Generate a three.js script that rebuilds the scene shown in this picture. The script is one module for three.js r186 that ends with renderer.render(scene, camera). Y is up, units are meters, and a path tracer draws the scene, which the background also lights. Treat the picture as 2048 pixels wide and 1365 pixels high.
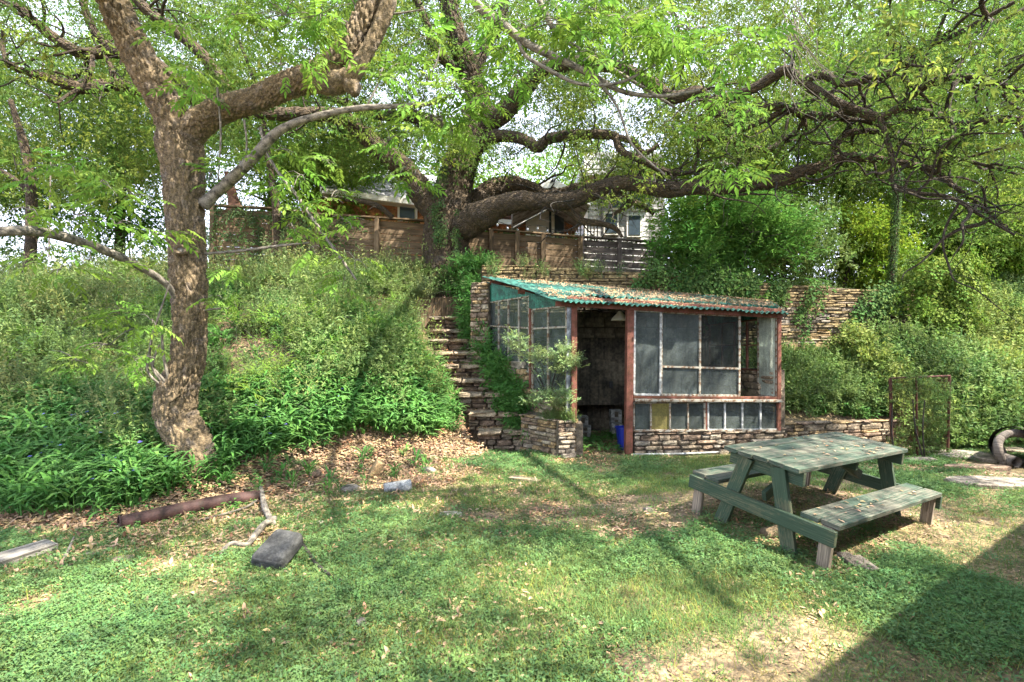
import * as THREE from 'three';
import { mergeGeometries, mergeVertices } from 'three/addons/utils/BufferGeometryUtils.js';
import { RoundedBoxGeometry } from 'three/addons/geometries/RoundedBoxGeometry.js';

// ---------------------------------------------------------------- camera, sky, sun, exposure
const scene = new THREE.Scene();
const FPX = 1020, EYE = 1.6, PITCH = Math.atan(17.5 / FPX);      // focal length in photograph pixels, eye height, slight upward pitch
const camera = new THREE.PerspectiveCamera(2 * Math.atan(682.5 / FPX) * 180 / Math.PI, 2048 / 1365, 0.05, 900);
camera.position.set(0, EYE, 0);
camera.rotation.x = PITCH;
scene.add(camera);
const renderer = new THREE.WebGLRenderer();
renderer.toneMapping = THREE.LinearToneMapping;
renderer.toneMappingExposure = 5.0;
renderer.shadowMap.enabled = true;
{
  const W = 64, H = 32, d = new Float32Array(W * H * 4);
  for (let j = 0; j < H; j++) {
    const up = Math.max(0, Math.sin(((j + 0.5) / H - 0.5) * Math.PI)), k = Math.pow(up, 0.6);
    for (let i = 0; i < W; i++) {
      const o = (j * W + i) * 4;
      d[o] = 0.76 - 0.20 * k; d[o + 1] = 0.80 - 0.16 * k; d[o + 2] = 0.92; d[o + 3] = 1;
    }
  }
  const sky = new THREE.DataTexture(d, W, H, THREE.RGBAFormat, THREE.FloatType);
  sky.mapping = THREE.EquirectangularReflectionMapping; sky.magFilter = THREE.LinearFilter; sky.needsUpdate = true;
  scene.background = sky; scene.environment = sky;
}
const SUN = new THREE.Vector3(0.62, 1.0, 0.36).normalize();
const sun = new THREE.DirectionalLight(new THREE.Color(1, 0.93, 0.8), 5);
sun.position.copy(SUN).multiplyScalar(60); sun.castShadow = true; sun.shadow.radius = 1;
sun.shadow.mapSize.set(2048, 2048);
Object.assign(sun.shadow.camera, { left: -25, right: 25, top: 25, bottom: -25, near: 1, far: 150 });
scene.add(sun); scene.add(sun.target);

// ---------------------------------------------------------------- helpers
const V = (x, y, z) => new THREE.Vector3(x, y, z);
let seed = 7;
const setSeed = (s) => { seed = s; };
function rnd() { seed = (seed + 0x6D2B79F5) | 0; let t = Math.imul(seed ^ (seed >>> 15), 1 | seed); t = (t + Math.imul(t ^ (t >>> 7), 61 | t)) ^ t; return ((t ^ (t >>> 14)) >>> 0) / 4294967296; }
const rr = (a, b) => a + (b - a) * rnd();
const pick = (a) => a[Math.floor(rnd() * a.length)];
const gauss = () => (rnd() + rnd() + rnd() + rnd() - 2) * 1.0;
const clamp = (x, a = 0, b = 1) => Math.min(b, Math.max(a, x));
const lerp = (a, b, t) => a + (b - a) * t;
const smooth = (t) => { t = clamp(t); return t * t * (3 - 2 * t); };
const step = (a, b, x) => smooth((x - a) / (b - a));
function hash(x, y, z) { let h = Math.imul(x | 0, 374761393) ^ Math.imul(y | 0, 668265263) ^ Math.imul(z | 0, 2147483647 ^ 0x27d4eb2d); h = Math.imul(h ^ (h >>> 13), 1274126177); h ^= h >>> 16; return (h >>> 0) / 4294967296; }
function noise3(x, y, z) {
  const i = Math.floor(x), j = Math.floor(y), k = Math.floor(z), u = smooth(x - i), v = smooth(y - j), w = smooth(z - k);
  const l = (a, b, c) => hash(i + a, j + b, k + c);
  return lerp(lerp(lerp(l(0, 0, 0), l(1, 0, 0), u), lerp(l(0, 1, 0), l(1, 1, 0), u), v), lerp(lerp(l(0, 0, 1), l(1, 0, 1), u), lerp(l(0, 1, 1), l(1, 1, 1), u), v), w);
}
const noise2 = (x, y) => noise3(x, y, 0.5);
function fbm(x, y, z = 0.5, o = 4) { let s = 0, a = 0.5, n = 0; for (let i = 0; i < o; i++) { s += a * noise3(x, y, z + i * 7.1); n += a; a *= 0.5; x *= 2.03; y *= 2.03; z *= 2.03; } return s / n; }
// periodic noise for tiling textures
function tnoise(x, y, p, s) { const i = Math.floor(x), j = Math.floor(y), u = smooth(x - i), v = smooth(y - j), m = (a) => ((a % p) + p) % p; const h = (a, b) => hash(m(i + a), m(j + b), s); return lerp(lerp(h(0, 0), h(1, 0), u), lerp(h(0, 1), h(1, 1), u), v); }
function tfbm(u, v, p, s, o = 5) { let r = 0, a = 0.5, n = 0; for (let k = 0; k < o; k++) { r += a * tnoise(u * p, v * p, p, s + k); n += a; a *= 0.55; p *= 2; } return r / n; }
// cells: distance to the nearest cell border, 3-D
function cells(x, y, z) {
  const i = Math.floor(x), j = Math.floor(y), k = Math.floor(z); let f1 = 9, f2 = 9, id = 0;
  for (let a = -1; a < 2; a++) for (let b = -1; b < 2; b++) for (let c = -1; c < 2; c++) {
    const X = i + a, Y = j + b, Z = k + c, dx = X + hash(X, Y, Z) - x, dy = Y + hash(X, Y, Z + 977) - y, dz = Z + hash(X + 311, Y, Z) - z, d = Math.sqrt(dx * dx + dy * dy + dz * dz);
    if (d < f1) { f2 = f1; f1 = d; id = hash(X, Y + 53, Z); } else if (d < f2) f2 = d;
  }
  return [f2 - f1, id];
}
// world point seen at a photograph pixel, at a given distance along -z
function P(px, py, D) {
  const x = (px - 1024) / FPX, y = (682.5 - py) / FPX, c = Math.cos(PITCH), s = Math.sin(PITCH);
  const wy = y * c + s, wz = -(c - y * s);
  const t = D / -wz; return V(x * t, EYE + wy * t, -D);
}
const pxm = (r, D) => r * D / FPX;
// point on a vertical plane through two ground points
function onPlane(px, py, a, b) {
  const o = V(0, EYE, 0), d = P(px, py, 1).sub(o), n = V(b.z - a.z, 0, a.x - b.x);
  const t = n.dot(V(a.x - o.x, 0, a.z - o.z)) / n.dot(d); return o.addScaledVector(d, t);
}
const names = {};
function numbered(n) { const k = names[n] = (names[n] ?? -1) + 1; return k ? n + '_' + String(k).padStart(3, '0') : n; }
function tag(o, label, category, group, kind) { o.userData.label = label; if (category) o.userData.category = category; if (group) o.userData.group = group; if (kind) o.userData.kind = kind; return o; }
function thing(name, label, category, group, pos) { const g = new THREE.Group(); g.name = numbered(name); if (pos) g.position.copy(pos); scene.add(g); return tag(g, label, category, group); }
function mesh(name, geo, mat, parent = scene) { const m = new THREE.Mesh(geo, mat); m.name = parent === scene ? numbered(name) : name; m.castShadow = m.receiveShadow = true; parent.add(m); return m; }
function part(name, parent) { const g = new THREE.Group(); g.name = name; parent.add(g); return g; }

// ---------------------------------------------------------------- textures
function tex(size, fn, srgb = true, h = size) {
  const d = new Uint8Array(size * h * 4);
  for (let j = 0; j < h; j++) for (let i = 0; i < size; i++) { const c = fn(i / size, j / h), o = (j * size + i) * 4; for (let k = 0; k < 3; k++) d[o + k] = clamp(c[k]) * 255; d[o + 3] = 255; }
  const t = new THREE.DataTexture(d, size, h); t.magFilter = THREE.LinearFilter; t.minFilter = THREE.LinearFilter; t.wrapS = t.wrapT = THREE.RepeatWrapping;
  if (srgb) t.colorSpace = THREE.SRGBColorSpace; t.needsUpdate = true; return t;
}
function rep(t, x, y = x) { const c = t.clone(); c.repeat.set(x, y); c.needsUpdate = true; return c; }
const g1 = (v) => [v, v, v];
const T = {
  mottle: tex(256, (u, v) => g1(0.62 + 0.75 * (tfbm(u, v, 6, 3) - 0.5) + 0.35 * (tfbm(u, v, 40, 9, 3) - 0.5))),
  mottleB: tex(256, (u, v) => g1(tfbm(u, v, 10, 23, 5)), false),
  grain: tex(512, (u, v) => { const a = tfbm(u * 1.0, v, 4, 31, 3), g = 0.5 * tnoise(u * 6, v * 150, 150, 5) + 0.3 * tnoise(u * 14, v * 256, 256, 6) + 0.2 * tfbm(u, v, 8, 8); return g1(0.4 + 0.75 * (g - 0.2) + 0.25 * (a - 0.5)); }),
  grainB: tex(512, (u, v) => g1(0.6 * tnoise(u * 6, v * 150, 150, 5) + 0.4 * tnoise(u * 14, v * 256, 256, 6)), false),
  rust: tex(256, (u, v) => { const a = tfbm(u, v, 8, 41), b = tfbm(u, v, 30, 42, 3), k = step(0.48, 0.62, a + 0.25 * (b - 0.5)); return [lerp(0.45, 0.36, k) + 0.2 * (b - 0.5), lerp(0.27, 0.22, k) + 0.14 * (b - 0.5), lerp(0.22, 0.15, k) + 0.1 * (b - 0.5)]; }),
  peel: tex(256, (u, v) => { const a = tfbm(u, v, 10, 51), b = tfbm(u, v, 40, 52, 3), k = step(0.5, 0.56, a + 0.3 * (b - 0.5)); return [lerp(0.62, 0.42, k) + 0.2 * (b - 0.5), lerp(0.60, 0.33, k) + 0.2 * (b - 0.5), lerp(0.55, 0.25, k) + 0.16 * (b - 0.5)]; }),
  concrete: tex(512, (u, v) => { const a = tfbm(u, v, 5, 61), b = tfbm(u, v, 50, 62, 3), st = tnoise(u * 60, v * 3, 60, 63); const g = 0.32 + 0.5 * (a - 0.5) + 0.25 * (b - 0.5) + 0.10 * (st - 0.5); return [g * 1.02, g * 0.93, g * 0.78]; }),
  paint: tex(512, (u, v) => { const a = tfbm(u, v, 5, 71), b = tfbm(u, v, 60, 72, 3), g = tnoise(u * 8, v * 180, 180, 73), k = step(0.5, 0.68, a * 0.75 + 0.25 * g + 0.3 * (b - 0.5)); return [lerp(0.225, 0.36, k) + 0.12 * (g - 0.5), lerp(0.32, 0.38, k) + 0.12 * (g - 0.5), lerp(0.245, 0.29, k) + 0.11 * (g - 0.5)]; }),
  paintTop: tex(512, (u, v) => { const a = tfbm(u, v, 5, 75), b = tfbm(u, v, 60, 76, 3), g = tnoise(u * 8, v * 180, 180, 77), k = step(0.36, 0.56, a * 0.7 + 0.3 * g + 0.3 * (b - 0.5)); return [lerp(0.25, 0.40, k) + 0.2 * (g - 0.5), lerp(0.34, 0.40, k) + 0.2 * (g - 0.5), lerp(0.28, 0.35, k) + 0.19 * (g - 0.5)]; }),
  bark: tex(512, (u, v) => { const a = tfbm(u, v * 0.5, 12, 81), b = tfbm(u, v, 48, 82, 4), c = tfbm(u, v, 4, 83); const g = 0.47 + 0.35 * (a - 0.5) + 0.45 * (b - 0.5), m = step(0.55, 0.7, c); return [g * 1.12, g * lerp(0.97, 1.0, m), g * lerp(0.76, 0.88, m)]; }),
  barkB: tex(512, (u, v) => { let best = 9, sec = 9; const X = u * 12, Y = v * 5, i = Math.floor(X), j = Math.floor(Y); for (let a = -1; a < 2; a++) for (let b = -1; b < 2; b++) { const p = (((i + a) % 12) + 12) % 12, q = (((j + b) % 5) + 5) % 5, d = Math.hypot(i + a + hash(p, q, 1) - X, j + b + hash(p, q, 2) - Y); if (d < best) { sec = best; best = d; } else if (d < sec) sec = d; } return g1(clamp((sec - best) * 2.2) * 0.7 + 0.3 * tfbm(u, v, 40, 85, 3)); }, false),
  ground: tex(1024, (u, v) => { const a = tfbm(u, v, 8, 91), b = tfbm(u, v, 90, 92, 3), c = tfbm(u, v, 200, 93, 2), s = step(0.6, 0.75, c); const g = 0.62 + 0.35 * (a - 0.5) + 0.55 * (b - 0.5); return [g + 0.18 * s, g * 0.97 + 0.15 * s, g * 0.92 + 0.08 * s]; }),
  groundB: tex(512, (u, v) => g1(tfbm(u, v, 40, 95, 4)), false),
  grime: tex(512, (u, v) => { const a = tfbm(u, v, 5, 101), s = tnoise(u * 40, v * 2.0, 40, 102), b = tfbm(u, v, 60, 103, 3); const g = 0.55 + 0.3 * (a - 0.5) + 0.07 * (s - 0.5) + 0.2 * (b - 0.5); return [g * 0.94, g, g * 0.99]; }),
};
const std = (o) => new THREE.MeshStandardMaterial(o), phy = (o) => new THREE.MeshPhysicalMaterial(o);
const lin = (r, g, b) => new THREE.Color().setRGB(r, g, b);
const M = {
  ground: std({ map: rep(T.ground, 0.5), vertexColors: true, roughness: 1, bumpMap: rep(T.groundB, 1), bumpScale: 0.02 }),
  bark: std({ map: rep(T.bark, 2.2), color: lin(0.56, 0.56, 0.54), roughness: 0.95, bumpMap: rep(T.mottleB, 9), bumpScale: 0.006 }),
  oakBark: std({ map: rep(T.bark, 1.5), color: lin(0.25, 0.235, 0.22), roughness: 0.95, bumpMap: rep(T.barkB, 2.2, 1.6), bumpScale: 0.03 }),
  twig: std({ color: lin(0.085, 0.07, 0.055), roughness: 0.95, map: rep(T.mottle, 3) }),
  smoothBark: std({ map: rep(T.mottle, 4), color: lin(0.46, 0.40, 0.32), roughness: 0.9, bumpMap: rep(T.mottleB, 6), bumpScale: 0.004 }),
  rust: std({ map: rep(T.rust, 2.5), roughness: 0.85, bumpMap: rep(T.mottleB, 6), bumpScale: 0.003 }),
  peel: std({ map: rep(T.peel, 3), roughness: 0.85, bumpMap: rep(T.mottleB, 8), bumpScale: 0.003 }),
  greyMetal: std({ map: rep(T.mottle, 3), color: lin(0.62, 0.66, 0.72), roughness: 0.6, metalness: 0.15 }),
  whiteWood: std({ map: rep(T.mottle, 4), color: lin(1.0, 1.0, 0.96), roughness: 0.8 }),
  greenMetal: std({ map: rep(T.mottle, 2, 2), color: lin(0.05, 0.34, 0.23), roughness: 0.6, side: THREE.DoubleSide }),
  greenRoof: std({ map: rep(T.mottle, 1.5, 1.5), color: lin(0.09, 0.34, 0.27), roughness: 0.55, side: THREE.DoubleSide }),
  concrete: std({ map: rep(T.concrete, 0.6), roughness: 0.95, bumpMap: rep(T.mottleB, 3), bumpScale: 0.006 }),
  block: std({ map: rep(T.mottle, 3), color: lin(0.75, 0.74, 0.7), roughness: 0.95 }),
  mortar: std({ map: rep(T.mottle, 3), color: lin(0.30, 0.24, 0.17), roughness: 1 }),
  tablePaint: std({ map: rep(T.paint, 0.9, 2), color: lin(0.72, 0.68, 0.64), roughness: 0.75, bumpMap: rep(T.grainB, 1, 2), bumpScale: 0.0015 }),
  tableTop: std({ map: rep(T.paintTop, 0.9, 2), color: lin(0.72, 0.70, 0.68), roughness: 0.8, bumpMap: rep(T.grainB, 1, 2), bumpScale: 0.003 }),
  rawWood: std({ map: rep(T.grain, 0.8, 2), color: lin(0.55, 0.44, 0.33), roughness: 0.9, bumpMap: rep(T.grainB, 0.8, 2), bumpScale: 0.003 }),
  greyWood: std({ map: rep(T.grain, 0.7, 2), color: lin(0.62, 0.56, 0.48), roughness: 0.9, bumpMap: rep(T.grainB, 0.8, 2), bumpScale: 0.006 }),
  ironPipe: std({ map: rep(T.rust, 2), color: lin(0.30, 0.36, 0.44), roughness: 0.75, bumpMap: rep(T.mottleB, 6), bumpScale: 0.003 }),
  sack: std({ map: rep(T.mottle, 2), color: lin(0.13, 0.13, 0.125), roughness: 0.9, bumpMap: rep(T.mottleB, 5), bumpScale: 0.004 }),
  glass: phy({ map: rep(T.grime, 1.2), color: lin(1.35, 1.38, 1.36), transmission: 0.8, thickness: 0, roughness: 0.1, ior: 1.5 }),
  clear: phy({ map: rep(T.grime, 1.2), color: lin(1.5, 1.5, 1.5), transmission: 0.95, thickness: 0, roughness: 0.05, ior: 1.5 }),
  frosted: phy({ map: rep(T.grime, 1.2), color: lin(1.9, 1.8, 1.5), transmission: 0.3, thickness: 0, roughness: 1, ior: 1.5 }),
  amber: phy({ map: rep(T.grime, 1.2), color: lin(1.1, 0.8, 0.2), transmission: 0.4, thickness: 0, roughness: 1, ior: 1.5 }),
  blue: std({ color: lin(0.012, 0.03, 0.32), roughness: 0.4 }),
  printWhite: std({ color: lin(0.75, 0.78, 0.85), roughness: 0.6 }),
  black: std({ color: lin(0.02, 0.02, 0.02), roughness: 0.6 }),
  enamel: std({ color: lin(0.72, 0.68, 0.55), roughness: 0.35, side: THREE.DoubleSide }),
  stucco: std({ map: rep(T.mottle, 0.8), color: lin(1.0, 0.42, 0.17), roughness: 0.95 }),
  trim: std({ color: lin(0.78, 0.76, 0.7), roughness: 0.7 }),
  shingle: std({ map: rep(T.mottle, 1), color: lin(0.9, 0.88, 0.9), roughness: 0.95 }),
  siding: std({ map: rep(T.mottle, 0.5), color: lin(1.2, 1.2, 1.2), roughness: 0.8 }),
  darkGlass: std({ color: lin(0.05, 0.07, 0.09), roughness: 0.08 }),
  wire: std({ color: lin(0.05, 0.045, 0.04), roughness: 0.7 }),
  mesh: std({ map: rep(T.rust, 2), color: lin(0.6, 0.55, 0.5), roughness: 0.8 }),
  pvc: std({ map: rep(T.mottle, 2), color: lin(1.1, 1.1, 1.05), roughness: 0.5 }),
};
const stoneMats = [[0.70, 0.54, 0.36], [0.56, 0.44, 0.31], [0.88, 0.73, 0.54], [0.46, 0.32, 0.22], [0.74, 0.51, 0.26], [0.54, 0.46, 0.37], [1.05, 0.92, 0.74], [0.56, 0.41, 0.20], [0.40, 0.31, 0.19]].map((c, i) => std({ map: rep(T.mottle, 2 + 0.3 * i), color: lin(...c), roughness: 0.95, bumpMap: rep(T.mottleB, 5), bumpScale: 0.012 }));
const goldStone = [4, 0, 1, 4, 2, 3].map((i) => stoneMats[i]);
const boardMats = [[0.40, 0.27, 0.15], [0.34, 0.23, 0.13], [0.45, 0.31, 0.18]].map((c) => std({ map: rep(T.grain, 0.6, 1.5), color: lin(...c), roughness: 0.9 }));
const greyBoardMats = [[0.33, 0.27, 0.24], [0.28, 0.23, 0.21]].map((c) => std({ map: rep(T.grain, 0.6, 1.5), color: lin(...c), roughness: 0.9 }));
const leafMat = (r, g, b, t = 0.42, spec = 0.25) => phy({ color: lin(r, g, b), transmission: t, thickness: 0, roughness: 1, specularIntensity: spec, side: THREE.DoubleSide });
const LM = {
  oak: leafMat(0.135, 0.205, 0.035, 0.5, 0.3),
  pecan: leafMat(0.18, 0.31, 0.045, 0.5, 0.15),
  wort: leafMat(0.105, 0.25, 0.055, 0.42, 0.15),
  herb: leafMat(0.17, 0.25, 0.085, 0.4, 0.15),
  shrub: leafMat(0.15, 0.23, 0.06, 0.42, 0.35),
  ivy: leafMat(0.06, 0.11, 0.03, 0.3, 0.4),
  far: leafMat(0.16, 0.26, 0.035, 0.5, 0.1),
  lawn: leafMat(0.125, 0.22, 0.075, 0.35, 0.2),
  grass: leafMat(0.125, 0.205, 0.065, 0.35, 0.1),
  dead: std({ color: lin(0.42, 0.29, 0.17), roughness: 0.85, side: THREE.DoubleSide }),
  flower: leafMat(0.16, 0.15, 0.55, 0.4, 0),
};

// ---------------------------------------------------------------- geometry builders
function metricUV(g) {            // uv in metres, by the face's main direction
  g = g.index ? g.toNonIndexed() : g; const p = g.attributes.position, n = g.attributes.normal, uv = new Float32Array(p.count * 2);
  for (let i = 0; i < p.count; i += 3) {
    const nx = Math.abs(n.getX(i) + n.getX(i + 1) + n.getX(i + 2)), ny = Math.abs(n.getY(i) + n.getY(i + 1) + n.getY(i + 2)), nz = Math.abs(n.getZ(i) + n.getZ(i + 1) + n.getZ(i + 2));
    for (let k = i; k < i + 3; k++) { const x = p.getX(k), y = p.getY(k), z = p.getZ(k); if (nx > ny && nx > nz) { uv[2 * k] = z; uv[2 * k + 1] = y; } else if (ny > nz) { uv[2 * k] = x; uv[2 * k + 1] = z; } else { uv[2 * k] = x; uv[2 * k + 1] = y; } }
  }
  g.setAttribute('uv', new THREE.BufferAttribute(uv, 2)); return g;
}
const box = (w, h, d) => metricUV(new THREE.BoxGeometry(w, h, d));
const rbox = (w, h, d, r = 0.006) => metricUV(new RoundedBoxGeometry(w, h, d, 1, Math.min(r, w * 0.4, h * 0.4, d * 0.4)));
function shiftUV(g, a, b) { const u = g.attributes.uv; for (let i = 0; i < u.count; i++) u.setXY(i, u.getX(i) + a, u.getY(i) + b); return g; }
// a bar from a to b: w across (perpendicular to the normal n), t along n
function barGeo(a, b, w, t, n = V(0, 0, 1), r = 0.003) {
  const x = b.clone().sub(a), L = x.length(); x.normalize();
  const z = n.clone().addScaledVector(x, -n.dot(x)).normalize(), y = z.clone().cross(x);
  const g = shiftUV(rbox(L, w, t, r), rnd() * 3, rnd() * 3);
  return g.applyMatrix4(new THREE.Matrix4().makeBasis(x, y, z).setPosition(a.clone().add(b).multiplyScalar(0.5)));
}
const merge = (l) => mergeGeometries(l.map((g) => (g.index ? g.toNonIndexed() : g)), false);
// tapered tube through points [Vector3, radius]
function tube(pts, { seg = 8, step: ds = 0.08, wob = 0, disp = null, cap = true } = {}) {
  const curve = new THREE.CatmullRomCurve3(pts.map((p) => p[0]), false, 'centripetal'), L = curve.getLength(), n = Math.max(2, Math.ceil(L / ds));
  const pos = [], uv = [], idx = []; let nrm = null, prev = null; const c = curve.getSpacedPoints(n);
  // radius by arc share of control points
  const arc = [0]; for (let i = 1; i < pts.length; i++) arc.push(arc[i - 1] + pts[i][0].distanceTo(pts[i - 1][0])); const tot = arc[arc.length - 1];
  const rad = (s) => { const q = s * tot; let i = 1; while (i < arc.length - 1 && arc[i] < q) i++; const t = smooth((q - arc[i - 1]) / (arc[i] - arc[i - 1])); return lerp(pts[i - 1][1], pts[i][1], t); };
  for (let i = 0; i <= n; i++) {
    const p = c[i], tan = (i < n ? c[i + 1].clone().sub(p) : p.clone().sub(c[i - 1])).normalize();
    if (!nrm) { nrm = Math.abs(tan.y) < 0.9 ? V(0, 1, 0) : V(1, 0, 0); }
    nrm.addScaledVector(tan, -nrm.dot(tan)).normalize(); const bi = tan.clone().cross(nrm);
    const r0 = rad(i / n);
    for (let k = 0; k <= seg; k++) {
      const a = (k % seg) / seg * Math.PI * 2, d = nrm.clone().multiplyScalar(Math.cos(a)).addScaledVector(bi, Math.sin(a));
      let r = r0; const q = p.clone().addScaledVector(d, r);
      if (wob) r *= 1 + wob * (fbm(q.x * 2.2 / (r0 * 6 + 0.15), q.y * 2.2 / (r0 * 6 + 0.15), q.z * 2.2 / (r0 * 6 + 0.15), 2) - 0.5) * 2;
      if (disp) r += disp(q, r0, tan);
      q.copy(p).addScaledVector(d, r); pos.push(q.x, q.y, q.z); uv.push(k / seg * Math.max(1, Math.round(2 * Math.PI * r0 / 0.45)) * 0.4545, i / n * L);
    }
  }
  const w = seg + 1;
  for (let i = 0; i < n; i++) for (let k = 0; k < seg; k++) { const a = i * w + k; idx.push(a, a + 1, a + w, a + 1, a + w + 1, a + w); }
  if (cap) for (const e of [0, n]) { const o = pos.length / 3, p = c[e]; pos.push(p.x, p.y, p.z); uv.push(0, 0); for (let k = 0; k < seg; k++) e ? idx.push(o, e * w + k, e * w + k + 1) : idx.push(o, k + 1, k); }
  const g = new THREE.BufferGeometry(); g.setAttribute('position', new THREE.Float32BufferAttribute(pos, 3)); g.setAttribute('uv', new THREE.Float32BufferAttribute(uv, 2)); g.setIndex(idx); g.computeVertexNormals();
  // weld the seam's normals
  const N = g.attributes.normal; for (let i = 0; i <= n; i++) { const a = i * w, b = a + seg, x = N.getX(a) + N.getX(b), y = N.getY(a) + N.getY(b), z = N.getZ(a) + N.getZ(b), l = Math.hypot(x, y, z) || 1; N.setXYZ(a, x / l, y / l, z / l); N.setXYZ(b, x / l, y / l, z / l); }
  return g;
}
// collector of small leaf faces
class Leaves {
  constructor() { this.p = []; }
  tri(a, b, c) { this.p.push(a.x, a.y, a.z, b.x, b.y, b.z, c.x, c.y, c.z); }
  // a leaf from base b along direction d with up-ish normal n
  leaf(b, d, n, L, W, fold = 0.25, droop = 0.2, four = false) {
    d = d.clone().normalize(); const s = d.clone().cross(n).normalize(), u = s.clone().cross(d);
    const tip = b.clone().addScaledVector(d, L).addScaledVector(u, -droop * L), m = 0.42;
    const R = b.clone().addScaledVector(d, L * m).addScaledVector(s, W / 2).addScaledVector(u, fold * W / 2 - droop * L * 0.2), l = b.clone().addScaledVector(d, L * m).addScaledVector(s, -W / 2).addScaledVector(u, fold * W / 2 - droop * L * 0.2);
    if (!four) { this.tri(b, R, tip); this.tri(b, tip, l); return; }
    const q = 0.78, R2 = b.clone().addScaledVector(d, L * q).addScaledVector(s, W * 0.34).addScaledVector(u, fold * W / 3 - droop * L * 0.6), l2 = b.clone().addScaledVector(d, L * q).addScaledVector(s, -W * 0.34).addScaledVector(u, fold * W / 3 - droop * L * 0.6), c = b.clone().addScaledVector(d, L * 0.6).addScaledVector(u, -droop * L * 0.36);
    this.tri(b, R, c); this.tri(b, c, l); this.tri(R, R2, c); this.tri(c, l2, l); this.tri(R2, tip, c); this.tri(c, tip, l2);
  }
  blade(b, d, L, W, bend, segs = 3) { // arching strip
    const h = V(d.x, 0, d.z).normalize(), s = V(-h.z, 0, h.x); let p = b.clone(), dir = d.clone().normalize(), w = W * 0.7, a = p.clone().addScaledVector(s, -w / 2), c = p.clone().addScaledVector(s, w / 2);
    for (let i = 1; i <= segs; i++) {
      p = p.clone().addScaledVector(dir, L / segs); dir = dir.clone().addScaledVector(V(0, -1, 0), bend / segs).addScaledVector(h, 0.1).normalize(); w = i === segs ? 0 : W * (1 - 0.55 * Math.abs(i / segs - 0.35));
      const a2 = p.clone().addScaledVector(s, -w / 2), c2 = p.clone().addScaledVector(s, w / 2);
      if (i === segs) this.tri(a, c, p); else { this.tri(a, c, c2); this.tri(a, c2, a2); }
      a = a2; c = c2;
    }
  }
  stem(a, b, w) { const s = V(rr(-1, 1), 0, rr(-1, 1)).normalize().multiplyScalar(w / 2); this.tri(a.clone().sub(s), a.clone().add(s), b); }
  geo() { const g = new THREE.BufferGeometry(); g.setAttribute('position', new THREE.Float32BufferAttribute(this.p, 3)); g.computeVertexNormals(); return g; }
}
const rdir = () => { let v; do v = V(rr(-1, 1), rr(-1, 1), rr(-1, 1)); while (v.lengthSq() > 1 || v.lengthSq() < 0.05); return v.normalize(); };
const Y = V(0, 1, 0);
const variants = (n, fn) => Array.from({ length: n }, (_, i) => { const l = new Leaves(); fn(l, i); return l.geo(); });
setSeed(11);
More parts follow.
